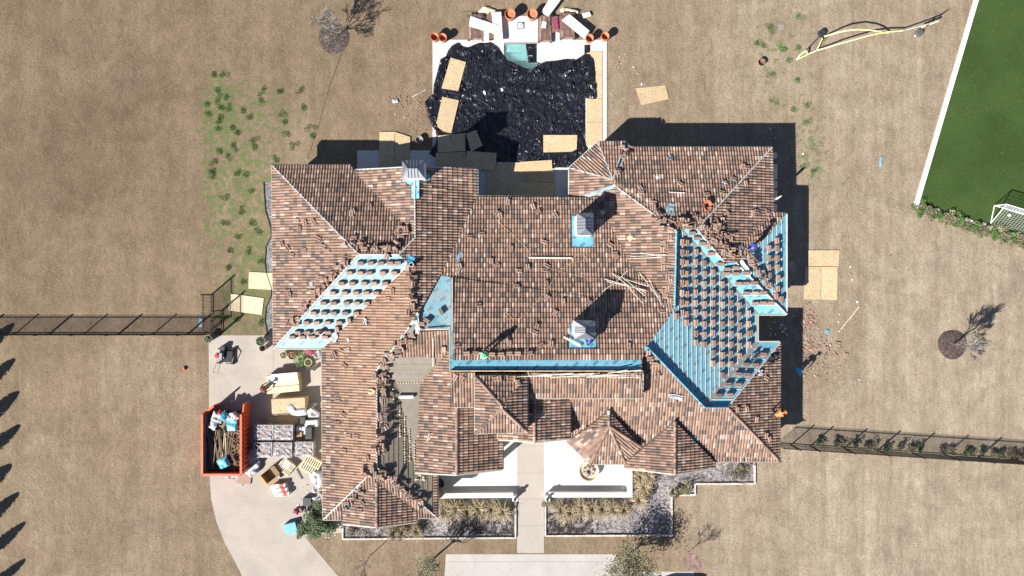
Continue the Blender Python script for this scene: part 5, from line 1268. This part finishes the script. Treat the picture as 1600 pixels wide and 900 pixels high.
t = thing('bucket', 'red round bucket on the lowest row of the west wing blue slope', 'bucket', mw=on_roof(503, 516, 0, .05)); build('bucket_wall', MB().lathe([(.12, 0), (.16, .32), (.15, .32), (.11, .03)], n=14), M['tred'], t); build('handle', MB().tube([(-.15, 0, .32), (0, .1, .4), (.15, 0, .32)], .012), M['metal'], t)
t = thing('satellite_dish', 'small white satellite dish on an arm at the northeast eave', 'satellite dish', tuple(P(1209,311,2.6)))
build('arm', MB().tube([(-.3, -.1, 0), (.05, 0, .25)], .03), M['metal'], t); build('reflector', MB().lathe([(.001, 0), (.2, .03), (.36, .12)], n=16, mat=Matrix.Translation((.1, .1, .3)) @ Matrix.Rotation(R(75), 4, 'X') @ Matrix.Rotation(R(30), 4, 'Y')), M['white'], t)
# bay with cream awning panels under the east eave
for i, (y0, y1, l) in enumerate(((237,248,'top small'),(255,281,'upper long'),(281,295,'middle'),(295,316,'lower'),(317,331,'lowest'))):
    o = build('awning_panel', MB().add([P(1203, y0, 2.3), P(1203, y1, 2.3), P(1214.5, y1-1, 1.9), P(1214.5, y0+2, 1.9)]+[P(1203, y0, 2.2), P(1203, y1, 2.2), P(1214.5, y1-1, 1.8), P(1214.5, y0+2, 1.8)], [(0, 3, 2, 1), (4, 5, 6, 7), (0, 1, 5, 4), (1, 2, 6, 5), (2, 3, 7, 6), (3, 0, 4, 7)]), M['stucco'], house)
# foam dots left by the old tiles
G_ = None; mb = MB(); g = random.Random(8)
def dot(x, y, s_=.05):
    h = roof_at(x, y)
    if h: q = h[0]; mb.box((q.x+g.uniform(-.01, .01), q.y, q.z+.05), (s_*g.uniform(.7, 1.5), s_*g.uniform(.9, 1.8), .07), g.uniform(0, 3), taper=.6)
for k in range(8): dot(622+k*4.4, 598, .085)
for x, y0, y1 in ((607,602,608),(615,608,625),(625,633,650),(625,655,683),(632.5,652,725),(640.5,672,722),(648,690,735)):
    y = y0
    while y < y1: dot(x+g.uniform(-.5, .5), y, .06+.04*g.random()); y += g.uniform(2.4, 5.2)
for k in range(14): dot(g.uniform(648, 665), g.uniform(737, 750), .1)
build('adhesive_dots', mb, M['foam'], SLOPE[9], kind='stuff')

# ------------------------------------------------------------------ rubble on the ground
def scatter(name, label, spots, mats, n, size, seed, flat=.35):
    g = random.Random(seed); mb = MB()
    for k in range(n):
        cx, cy, sx, sy = g.choice(spots); q = P(g.gauss(cx, sx), g.gauss(cy, sy), .02); s_ = size*g.uniform(.4, 1.3)
        mb.box((q.x, q.y, .01+s_*flat*.5), (s_, s_*g.uniform(.3, .8), s_*flat), g.uniform(0, 3), mi=g.randrange(len(mats)), taper=g.uniform(.6, 1))
    build(name, mb, [M[m] for m in mats], kind='stuff', label=label)
scatter('rubble', 'red tile shards and pale rubble on the grass at the east side', [(1252,505,9,12),(1262,520,12,20),(1262,545,8,10),(1280,560,20,22),(1262,500,6,6)], ['shard', 'chip', 'ltile', 'ltile'], 460, .13, 21)
scatter('rubble', 'red tile shards on the grass left of the pool', [(636,178,12,9),(650,195,10,8),(625,160,12,6),(655,165,6,6)], ['ltile', 'ltile', 'shard', 'chip'], 110, .12, 22)
scatter('rubble', 'pale chips scattered over the east lawn', [(1300,520,45,40),(1340,440,50,30),(1250,230,30,40),(975,110,12,20)], ['chip', 'white', 'shard'], 70, .13, 23)
scatter('rubble', 'chips in the dark notch below the small east blue slope', [(1215,515,12,12)], ['chip', 'white'], 70, .14, 24)
scatter('rubble', 'rubble and screws of wrapping on the drive by the dumpster', [(366,747,8,4),(360,745,5,3),(470,770,14,16),(520,838,10,3)], ['shard', 'white', 'bluef'], 50, .12, 25)
for i, (x, y, a) in enumerate(((1303,556,-50),(1321,556,-20),(1309,537,80),(1292,545,10))):
    put('roof_tile', LT, Matrix.Translation(P(x, y, .03)) @ Matrix.Rotation(R(a), 4, 'Z'), f'fallen roof tile on the east lawn, {("lower left","lower right","upper right","leftmost")[i]} of four', 'roof tile', 'fallen tiles on the east lawn')
drape('felt_scrap', [(1241,573),(1256,577),(1250,589),(1246,585)], .05, M['bluef'], 'pointed dark blue sheet at the edge of the house shadow on the east lawn', 'felt scrap', .2, .09, 71)
drape('felt_scrap', quad(1292,518,6,6,20), .04, M['bluef'], 'small blue scrap among the rubble on the east lawn', 'felt scrap', .12, .07, 72)
drape('felt_scrap', quad(1377,253,5,17,4), .03, M['pale'], 'narrow pale blue strip on the lawn left of the turf kerb', 'felt scrap', .04, .08, 73)
drape('felt_scrap', quad(314,504,7,14,6), .03, M['pale'], 'pale blue scrap under the long fence near its right end', 'felt scrap', .04, .08, 74)
drape('plastic_scrap', quad(618,158,9,6,-10), .05, M['film'], 'small white scrap alone on the grass left of the pool sheet', 'plastic scrap', .15, .07, 75)
build('plank', MB().bar(P(643,152,.03), P(666,140,.03), .09, .04), M['chip'], label='weathered plank on the grass left of the pool sheet', cat='plank')
build('valve_lid', MB().lathe([(.001, .03), (.22, .03), (.24, 0)], tuple(P(1221,42,0)), 18), M['gpot'], label='round grey lid set in the weedy lawn', cat='lid')
drape('doormat', [(589,263),(604,261),(604,267),(590,268)], .06, M['dark'], 'dark mat hanging below the upright shaded boards', 'mat', .05, .08, 77) if False else None

# bench under the east eave
t = thing('garden_bench', 'pale stone garden bench in the house shadow at the east wall', 'bench', tuple(P(1233,416,0)))
build('seat', MB().box((0, 0, .42), (.42, .85, .08)), M['chip'], t)
for s_ in (-1, 1): build('leg', MB().box((0, s_*.34, .2), (.34, .1, .4), taper=.8), M['chip'], t)
put('roof_tile', LT1, Matrix.Translation(P(1231,434,.03)), 'single pale tile on the shaded ground below the garden bench', 'roof tile', None)

# fallen yellow pole frame on two bases
t = thing('net_frame', 'collapsed pale yellow pole frame arched over the lawn between two dark bases', 'net frame', tuple(P(1340,60,0)))
o = t.location; pp = lambda a, b, z=0: P(a, b, z)-o
def tb_(pts, r, nm, mt): build(nm, MB().tube([pp(*q) for q in pts], r, 6), M[mt], t)
tb_([(1245,93,.06),(1262,85,.1),(1275,79,.25),(1290,75,.5),(1310,69,.8),(1335,62,.9),(1360,55,.9),(1385,50,.7),(1410,48,.5)], .055, 'pole', 'yellow')
tb_([(1288,57,.2),(1305,52,.9),(1320,48,1.2),(1340,46,1.3),(1360,47,1.1),(1375,49,.8),(1388,52,.3)], .06, 'pole', 'yellow')
tb_([(1245,93,.06),(1250,86,.4),(1259,79,.6)], .055, 'pole', 'yellow'); tb_([(1259,79,.6),(1262,84,.2)], .06, 'pole', 'yellow'); tb_([(1285,60,.3),(1276,79,.25)], .05, 'brace', 'yellow')
tb_([(1259,79,.6),(1283,54,.2)], .035, 'strut', 'seam'); tb_([(1410,48,.5),(1430,43,.8),(1442,40,1.0),(1462,34,1.3)], .05, 'pole', 'chip')
tb_([(1440,43,.7),(1452,38,.7),(1466,33,.7)], .07, 'pole', 'yellow'); tb_([(1434,53,.2),(1448,41,1.2),(1482,15,.1)], .03, 'strut', 'seam')
for a, b, mt in ((1283,53,'dark'), (1434,53,'metal')): build('base', MB().lathe([(.001, .3), (.26, .3), (.28, .02), (.3, 0)], tuple(pp(a, b)), 16), M[mt], t)

# soccer goal with ball
t = thing('soccer_goal', 'white framed soccer goal with a net at the corner of the green turf', 'soccer goal', tuple(P(1585,345,0)))
o = t.location
A, B, C_, D_ = P(1548,349,.04)-o, P(1554,321,.04)-o, P(1660,382,.04)-o, P(1655,352,.04)-o
A2, C2 = P(1573,319,1.6)-o, P(1690,355,1.6)-o
for nm, q in (('post', [A, A2]), ('crossbar', [A2, C2]), ('post', [C_, C2]), ('ground_bar', [A, B]), ('ground_bar', [B, D_]), ('stay', [B, A2])): build(nm, MB().tube(q, .035, 6), M['white'], t)
mb = MB()
for k in range(27):
    u = k/26
    mb.tube([B.lerp(D_, u), A2.lerp(C2, u), A.lerp(C_, u)], .009, 3, cap=False)
for k in range(12):
    u = k/11
    mb.tube([B.lerp(A2, u), D_.lerp(C2, u)], .009, 3, cap=False)
    mb.tube([A2.lerp(A, u), C2.lerp(C_, u)], .009, 3, cap=False)
build('net', mb, M['net'], t, kind='stuff')
bm = bmesh.new(); bmesh.ops.create_icosphere(bm, subdivisions=2, radius=.12); me = bpy.data.meshes.new('ball'); bm.to_mesh(me); bm.free(); me.materials.append(M['white'])
o = link('ball', me); o.location = P(1577,336,.12); tag(o, 'white ball lying inside the soccer goal', 'ball')

# dark car at the bottom edge
t = thing('parked_car', 'dark slate car just past the bottom edge whose shadow lies below the pink-twigged tree', 'car', tuple(P(1034,938,0)))
def shell(pr, nm, mt):      # body lofted across its width from side profiles
    mb = MB(); n = len(pr[0][1]); vs = []; fs = []
    for y, pf in pr: vs += [(x, y, z) for x, z in pf]
    for i in range(len(pr)-1):
        for k in range(n): fs.append((i*n+k, i*n+(k+1) % n, (i+1)*n+(k+1) % n, (i+1)*n+k))
    fs += [tuple(range(n))[::-1], tuple(range((len(pr)-1)*n, len(pr)*n))]
    mb.add(vs, fs); return build(nm, mb, M[mt], t)
lo = [(-2.3,.35),(2.15,.35),(2.22,.7),(2.15,.98),(-1.2,1.0),(-2.2,.85)]
shell([(y, [(x*(1-.03*(abs(y) > .8)), z) for x, z in lo]) for y in (-.92,-.85,.85,.92)], 'body', 'carp')
hi = [(-1.5,.99),(2.12,.97),(1.98,1.5),(1.7,1.58),(-.5,1.6),(-.75,1.5)]
shell([(y, [(x*s_, z) for x, z in hi]) for y, s_ in ((-.82,.98),(-.72,1),(.72,1),(.82,.98))], 'cabin', 'cglass')
rf_ = [(-.55,1.59),(1.9,1.575),(1.9,1.625),(-.55,1.64)]
shell([(y, rf_) for y in (-.70,.70)], 'roof_panel', 'carp')
for s_ in (-1, 1): build('mirror', MB().box((-1.15, s_*1.0, 1.02), (.16, .2, .14), taper=.8), M['carp'], t)
for x in (-1.5, 1.45):
    for y in (-.84, .84): build('wheel', MB().lathe([(.001, -.11), (.2, -.11), (.33, -.09), (.33, .09), (.2, .11), (.001, .11)], n=16, mat=Matrix.Translation((x, y, .33)) @ Matrix.Rotation(R(90), 4, 'X')), M['rubber'], t)

# ------------------------------------------------------------------ trees, shrubs, grasses
def grow(mb, p, d, L, r, depth, g, tips, spread=.55, nb=3, n=3, upb=.15):
    r = max(r, .012); q = p+d*L; mb.tube([p, (p+q)/2+Vector((g.gauss(0, .03), g.gauss(0, .03), 0))*L, q], r, n, r2=r*.62, cap=False)
    if depth == 0: tips.append((q, d)); return
    for k in range(nb):
        a = g.uniform(0, 6.28); s_ = Vector((math.cos(a), math.sin(a), g.uniform(-.3, .5)))*spread
        nd = (d+s_*g.uniform(.6, 1.3)+Vector((0, 0, upb))).normalized()
        grow(mb, p+(q-p)*g.uniform(.55, 1), nd, L*g.uniform(.6, .82), r*.6, depth-1, g, tips, spread, nb, n, upb)
def leaves(mb, pts, n, spread, size, g, mi=0):
    for k in range(n):
        c = pts[g.randrange(len(pts))][0]+Vector((g.gauss(0, spread), g.gauss(0, spread), g.gauss(0, spread*.8))); e = g.uniform(0, 6.28)
        u = Vector((math.cos(e), math.sin(e), g.uniform(-.6, .6)))*size*g.uniform(.5, 1.2); v = Vector((-math.sin(e), math.cos(e), g.uniform(-.5, .5)))*size*.5
        mb.add([c-u, c+v, c+u, c-v], [(0, 1, 2, 3)], mi)
def tree(px, py, h, label, seed, leafm=None, nleaf=0, lsz=.07, depth=5, lean=(0, 0), tw='bark', spread=.5, tr=.09, nb=3, trunkf=.3, lsp=.14, twigmat=None, name='tree', L0=None, group=None):
    g = random.Random(seed); t = thing(name, label, 'tree', tuple(P(px, py, 0)), 0, group); mb = MB(); tips = []
    d = Vector((lean[0], lean[1], 1)).normalized(); top = d*h*trunkf
    build('trunk', MB().tube([(0, 0, 0), top*.5, top*1.05], tr, 7, r2=tr*.75), M[tw], t)
    for k in range(4): 
        a = k*1.57+g.uniform(-.4, .4); nd = (d+Vector((math.cos(a), math.sin(a), 0))*spread*.9).normalized()
        grow(mb, top, nd, L0 or h*.26, tr*.6, depth-1, g, tips, spread, nb)
    grow(mb, top, d, L0 or h*.3, tr*.7, depth-1, g, tips, spread, nb)
    build('branches', mb, M[twigmat or tw], t, kind='stuff')
    if leafm:
        lb = MB(); leaves(lb, tips, nleaf, lsp, lsz, g); build('crown', lb, M[leafm], t, kind='stuff')
    return t
def mulch_ring(px, py, r, label):
    mb = MB(); n = 36; g = random.Random(int(px)); vs = [(0, 0, .10)]
    for k in range(n): a = k*6.283/n; rr = r*(1+.03*math.sin(a*3)); vs += [(math.cos(a)*rr*.6, math.sin(a)*rr*.6, .09), (math.cos(a)*rr, math.sin(a)*rr, .015)]
    fs = []
    for k in range(n): j = (k+1) % n; fs += [(0, 1+2*k, 1+2*j), (1+2*k, 2+2*k, 2+2*j, 1+2*j)]
    mb.add(vs, fs); o = build('mulch_ring', mb, M['mulch'], label=label, kind='structure'); o.location = P(px, py, 0)
mulch_ring(522,60,1.2,'round brown mulch bed under the bare tree at the top'); mulch_ring(1488,538,1.15,'round brown mulch bed under the bare tree on the right')
tree(529,56,3.5,'bare twiggy tree on a round mulch bed at the top left',1,depth=6,twigmat='twig',spread=.85,tr=.07,nb=3,trunkf=.18)
tree(1488,537,3.1,'bare leaning tree on a round mulch bed at the far right',2,depth=5,twigmat='twig',lean=(.15,-.03),spread=.55,tr=.06,nb=4,trunkf=.25)
tree(678,872,3.9,'bare tree with sparse olive leaves at the bottom left of the walkway',3,'olive',1300,.06,depth=5,spread=.78,tr=.09,nb=3,trunkf=.36)
tree(978,870,4.0,'olive-green leafy tree at the bottom edge right of the walkway',4,'olive',2700,.08,depth=4,spread=.78,tr=.10,nb=4,trunkf=.26,lsp=.30)
tree(1075,863,2.5,'small tree with pinkish purple twigs beside the dark car',5,depth=4,twigmat='purple',spread=.7,tr=.03,nb=3,trunkf=.3)
tree(578,868,3.0,'faint thin bare sapling on the lawn below the left bed',6,depth=4,twigmat='twig',spread=.45,tr=.035,nb=3,trunkf=.4)
# row of trees just outside the left edge: only their shadows reach the picture
for i, (sx, y, hh) in enumerate(((20,507,3.6),(22,562,3.6),(28,613,3.9),(30,665,4.0),(16,727,2.6),(28,771,4.0),(38,817,4.1),(38,875,4.2))):
    hh *= .82; bx = sx-hh*26*.76; by = y+hh*26*.65; g = random.Random(60+i)
    t = thing('evergreen_tree', f'narrow evergreen whose dark shadow is the {ordn(i)} from the top along the left edge', 'tree', tuple(P(bx, by, 0)), 0, 'evergreens just past the left edge')
    build('trunk', MB().tube([(0, 0, 0), (0, 0, hh*.95)], .05, 6, r2=.015), M['bark'], t); lb = MB(); rw = g.uniform(.48, .66)
    for k in range(1500):
        u = g.random()**.8; z = .35+u*(hh-.35); rr = rw*math.sqrt(max(0, 1-(2*u-.86)**2/1.3))*(1.1-u*.5)*g.random()**.4*g.uniform(.7, 1.15); a = g.uniform(0, 6.28); e = g.uniform(0, 6.28)
        c = Vector((math.cos(a)*rr, math.sin(a)*rr, z)); uu = Vector((math.cos(e), math.sin(e), g.uniform(-.2, .8)))*.1; v_ = Vector((-math.sin(e), math.cos(e), g.uniform(-.4, .4)))*.05
        lb.add([c-uu, c+v_, c+uu, c-v_], [(0, 1, 2, 3)])
    build('crown', lb, M['leaf'], t, kind='stuff')

def ograss(px, py, r, h, label, seed, n=150):
    g = random.Random(seed); mb = MB(); o = P(px, py, 0)
    for k in range(n):
        a = g.uniform(0, 6.283); rr = r*g.choice((.8, 1.0, 1.15))*g.uniform(.3, 1.15)*(1.15 if -2.6 < a-6.283*(a > 3.14) < -.5 else .95); hh = h*g.uniform(.5, 1.15); w_ = .013
        p = [Vector((math.cos(a)*rr*u, math.sin(a)*rr*u, hh*(1-(1-u/.6)**2)*.9 if u < .6 else hh*(.9-(u-.6)*1.1))) for u in (.05, .35, .7, 1.0)]
        nx, ny = -math.sin(a)*w_, math.cos(a)*w_; vs = []
        for i, q in enumerate(p): f_ = (1.3, 1.2, .9, .15)[i]; vs += [(q.x-nx*f_, q.y-ny*f_, q.z), (q.x+nx*f_, q.y+ny*f_, q.z)]
        mb.add(vs, [(0, 1, 3, 2), (2, 3, 5, 4), (4, 5, 7, 6)])
    t = thing('ornamental_grass', label, 'ornamental grass', tuple(o), 0, 'straw-coloured ornamental grasses'); build('blades', mb, M['straw'], t, kind='stuff')
LG = [(696,795,1.0),(713,792,1.0),(730,796,1.0),(748,792,1.0),(768,793,1.05),(786,796,.95),(652,826,.7),(630,828,.7),(617,830,.7)]
for i, (x, y, r) in enumerate(LG): ograss(x, y, r, .85, f'straw-coloured ornamental grass clump, {ordn(i) if i < 6 else ("rightmost", "middle", "leftmost")[i-6]} {"from the left under the left patio wall" if i < 6 else "of three below the front gable"}', 100+i, 190)
RG = [(876,793,1.05),(890,797,1.0),(908,790,.95),(924,792,1.0),(940,792,1.0),(957,792,1.0),(973,793,.95),(998,741,.9),(1004,757,.95),(996,778,1.0),(1012,742,.8)]
for i, (x, y, r) in enumerate(RG): ograss(x, y, r, .85, f'straw-coloured ornamental grass clump, {ordn(i)} {"from the left under the right patio wall" if i < 7 else "going round the end of the right patio wall"}', 130+i, 190)

def bush(px, py, r, h, label, mat, seed, n=500, ls=.07, group=None, name='shrub', z=0):
    g = random.Random(seed); mb = MB(); t = thing(name, label, 'shrub', tuple(P(px, py, z)), 0, group); br = MB(); tips = []
    for k in range(7):
        a = g.uniform(0, 6.28); grow(br, Vector((0, 0, 0)), Vector((math.cos(a)*.7, math.sin(a)*.7, 1)).normalized(), h*.5, .02, 1, g, tips, .6, 3)
    build('stems', br, M['bark'], t, kind='stuff')
    lob = [(Vector((g.gauss(0, r*.45), g.gauss(0, r*.45), h*g.uniform(.35, .8))), 0) for _ in range(9)]
    for k in range(n):
        c, _ = lob[g.randrange(9)]; v = Vector((g.gauss(0, 1), g.gauss(0, 1), g.gauss(0, 1))).normalized()*r*.42*g.uniform(.6, 1.05); p = c+Vector((v.x, v.y, v.z*.7)); p.z = max(.03, p.z)
        e = g.uniform(0, 6.28); u = Vector((math.cos(e), math.sin(e), g.uniform(-.5, .5)))*ls*g.uniform(.6, 1.3); w_ = Vector((-math.sin(e), math.cos(e), g.uniform(-.5, .5)))*ls*.55
        mb.add([p-u, p+w_, p+u, p-w_], [(0, 1, 2, 3)])
    build('foliage', mb, M[mat], t, kind='stuff'); return t
for i, (x, y, r, l) in enumerate(((475,822,.6,'nearest the blue bin'),(488,815,.85,'left middle'),(503,821,.75,'right middle'),(518,823,.7,'at the right end'),(494,828,.6,'lowest'),(497,805,.8,'tight under the garage eave'))):
    bush(x, y, r, .9, f'dark green shrub in the clump by the blue bin, {l}', 'leaf', 200+i, 700, group='dark green shrubs by the blue bin')
for i, (x, y, r, mt, l) in enumerate(((553,826,.75,'shrub','brown dormant shrub at the left end of the left bed'),(648,826,.6,'shrub','rusty brown shrub under the right corner of the front gable'),(1150,735,.8,'shrub','rusty brown shrub in the far corner of the right bed'),(1158,729,.5,'olive','greenish shrub beside the rusty one in the far corner of the right bed'),(1025,741,.9,'shrub','rusty brown shrub below the big front gable ridge'),(1072,765,.5,'olive','low green shrub in the corner of the bed steps'),(1055,768,.4,'olive','small green shrub left of the bed steps'),(1012,770,.5,'shrub','dark shrub in the shade by the patio wall end'),(795,790,.55,'leaf','dark green shrub beside the left pillar'),(858,785,.5,'olive','yellow-green shrub beside the right pillar'),(741,789,.4,'leaf','dark green shrub between the grasses under the left wall'))):
    bush(x, y, r, .6, l, mt, 220+i, 420, .06)
# low dark ground cover and twiggy litter in the beds
g = random.Random(9); mb = MB()
for k in range(8500):
    r_ = g.random()
    if r_ < .42: x, y = g.uniform(700, 803), g.uniform(803, 836); pden = .9
    elif r_ < .80: x, y = g.uniform(854, 935), g.uniform(800, 833); pden = .9 if x < 920 else .4
    elif r_ < .9: x, y = g.uniform(935, 1045), g.uniform(785, 833); pden = .35
    else: x, y = g.uniform(1040, 1175), g.uniform(735, 753) if g.random() < .6 else g.uniform(728, 750); pden = .4
    if noise.noise(Vector((x*.12, y*.12, 4))) < .25-pden*.55: continue
    q = P(x, y, 0); blade_clump(mb, q.x, q.y, .07, 3, .11, rg=g, lean=.6)
build('ground_cover', mb, M['shrub'], kind='stuff', label='dark dormant ground cover in the front beds')
mb = MB()
for k in range(300):
    x, y = g.uniform(545, 680), g.uniform(812, 838); q = P(x, y, 0); blade_clump(mb, q.x, q.y, .12, 6, .16, rg=g, lean=.8)
build('ground_cover', mb, M['olive'], kind='stuff', label='low olive ground cover under the front gable')
# hedge along the foot of the turf; roses along the right fence
HG = 'low green hedge plants below the turf kerb'
for i in range(22):
    u = i/21; x, y = 1436+u*200, 329+u*61
    bush(x, y+g.uniform(-1, 2), .52, .42, f'{("yellow-green","deep green")[i % 3 == 0]} hedge plant, {ordn(i)} from the left along the foot of the turf', 'olive' if i % 3 else 'grassg', 300+i, 330, .065, group=HG, name='hedge_plant')
FG = 'small bushes planted behind the right fence'
for i, x in enumerate((1278,1303,1312,1333,1352,1365,1383,1405,1420,1432,1470,1482,1510,1530,1548,1562,1580,1594)):
    bush(x, sy(x)-7+g.uniform(-2, 1), .36, .55, f'{["leafy green","dark sparse","yellow-green"][i % 3]} bush, {ordn(i) if i < 16 else ("second to last" if i == 16 else "last")} from the house behind the right fence', ['leaf', 'shrub', 'olive'][i % 3], 340+i, 190, .06, group=FG)

# ------------------------------------------------------------------ people
def skin(name, pts, edges, rad, mat, parent, root=0, sub=1):
    bm = bmesh.new(); L = bm.verts.layers.skin.verify(); vs = [bm.verts.new(p) for p in pts]
    for v, r in zip(vs, rad): v[L].radius = (r, r)
    vs[root][L].use_root = True
    for a, b in edges: bm.edges.new((vs[a], vs[b]))
    me = bpy.data.meshes.new(name); bm.to_mesh(me); bm.free(); me.materials.append(M[mat])
    o = link(name, me, parent); s = o.modifiers.new('skin', 'SKIN'); s.use_smooth_shade = True; b = o.modifiers.new('sub', 'SUBSURF'); b.levels = b.render_levels = sub
    return o
def person(mw, label, shirt, pants, hat, bend=0, arms=((.3,.25,.95),(-.3,.3,1.0)), knees=0, hatc='dark'):
    t = thing('person', label, 'person', mw=mw)
    hip = Vector((0, 0, .92-knees*.3)); bz = R(bend); up = Vector((0, math.sin(bz), math.cos(bz)))
    sh = hip+up*.50; nk = hip+up*.58; hd = hip+up*.72+Vector((0, .03, 0))
    ft = [Vector((s*.14, .02+(-.12 if s > 0 else .16), .05)) for s in (-1, 1)]; kn = [Vector((s*.13, .06+knees*.3, .5-knees*.1)) for s in (-1, 1)]
    P_ = [hip, hip+up*.25, sh, nk, hd, hd+up*.1]; E = [(0, 1), (1, 2), (2, 3), (3, 4), (4, 5)]; RR = [.13, .12, .13, .055, .09, .07]
    def chain(start, pts, rs):
        i = start
        for p, r in zip(pts, rs): P_.append(Vector(p)); RR.append(r); E.append((i, len(P_)-1)); i = len(P_)-1
        return i
    for s, f, k in ((-1, ft[0], kn[0]), (1, ft[1], kn[1])): chain(0, [hip+Vector((s*.10, 0, -.06)), k, f+Vector((0, -.03, .04)), f+Vector((0, .12, -.01))], [.085, .062, .04, .032])
    hands = []
    for s, ar in zip((1, -1), arms):
        hnd = Vector(ar)*1.0; shd = sh+Vector((s*.2, 0, -.02)); el = (shd+hnd)/2+Vector((s*.06, -.05, -.06))
        w_ = chain(2, [shd, el, hnd], [.058, .045, .03]); d = (hnd-el).normalized(); pm = hnd+d*.07; i = chain(w_, [pm], [.034])
        sd = d.cross(Vector((0, 0, 1))).normalized()
        for f_, ln in ((-1.5, .06), (-.5, .075), (.5, .07), (1.5, .055)): chain(i, [pm+sd*f_*.017+d*.03, pm+sd*f_*.02+d*(.03+ln)+Vector((0, 0, -.02))], [.010, .008])
        chain(w_, [hnd+sd*.035*s+d*.03, hnd+sd*.05*s+d*.07], [.011, .009])
    skin('body', P_, E, RR, 'skin', t)
    a = sh+Vector((.2, 0, -.02)); b = sh+Vector((-.2, 0, -.02)); ae = (a+Vector(arms[0]))/2+Vector((.06, -.05, -.06)); be = (b+Vector(arms[1]))/2+Vector((-.06, -.05, -.06))
    skin('shirt', [hip-up*.03, hip+up*.25, sh, a, ae, b, be], [(0, 1), (1, 2), (2, 3), (3, 4), (2, 5), (5, 6)], [.155, .15, .16, .08, .06, .08, .06], shirt, t)
    skin('trousers', [hip, hip+Vector((-.1, 0, -.06)), kn[0], ft[0]+Vector((0, -.02, .06)), hip+Vector((.1, 0, -.06)), kn[1], ft[1]+Vector((0, -.02, .06))], [(0, 1), (1, 2), (2, 3), (0, 4), (4, 5), (5, 6)], [.15, .105, .08, .06, .105, .08, .06], pants, t)
    for f in ft: build('shoe', MB().box((f.x, f.y+.05, .045), (.10, .27, .09), taper=.8), M['dark'], t)
    mt = Matrix.Translation(hd+up*.06) @ up.to_track_quat('Z', 'Y').to_matrix().to_4x4()
    build('hair', MB().lathe([(.105, -.06), (.115, 0), (.09, .07), (.001, .1)], n=12, mat=mt), M['hair'], t)
    if hat: build('hat', MB().lathe([(.20, .0), (.20, .012), (.115, .02), (.105, .09), (.001, .115)], n=16, mat=mt), M[hatc], t)
    build('nose', MB().box((0, .10, .0), (.025, .04, .04), mat=mt, taper=.5), M['skin'], t)
    for s in (-1, 1): build('ear', MB().box((s*.098, 0, -.01), (.02, .035, .055), mat=mt), M['skin'], t)
    return t
def stand(px, py, yaw, dz=.12):
    h = roof_at(px, py); q = h[0] if h else P(px, py, 0); return Matrix.Translation(q+Vector((0, 0, dz))) @ Matrix.Rotation(R(yaw), 4, 'Z')
person(stand(760, 548, 150), 'worker in a light green shirt standing above the blue ridge strip at its left end', 'tgreen', 'dpants', True, 18, ((.35,.4,1.0),(-.45,.2,1.15)), hatc='tgreen')
person(stand(919, 534, 10), 'worker in a dark blue shirt bending beside the square chimney', 'tblue', 'jeans', True, 55, ((.25,.55,.55),(-.25,.6,.5)), .25, 'dark')
person(stand(1169, 391, 40), 'worker in a royal blue shirt standing on the hip above the small east blue slope', 'tblue', 'jeans', True, 25, ((.3,.4,.95),(-.35,.35,1.0)), hatc='tblue')
person(stand(1204, 645, -60), 'worker in a bright orange shirt crouching at the southeast eave', 'torange', 'dpants', True, 50, ((.3,.5,.5),(-.3,.5,.45)), .35, 'torange')
person(stand(417, 606, -60, 0), 'person in dark red shirt and round brown hat reaching over the half-white boards', 'tred', 'jeans', True, 22, ((.3,.5,.9),(-.3,.5,.85)), hatc='straw_hat')
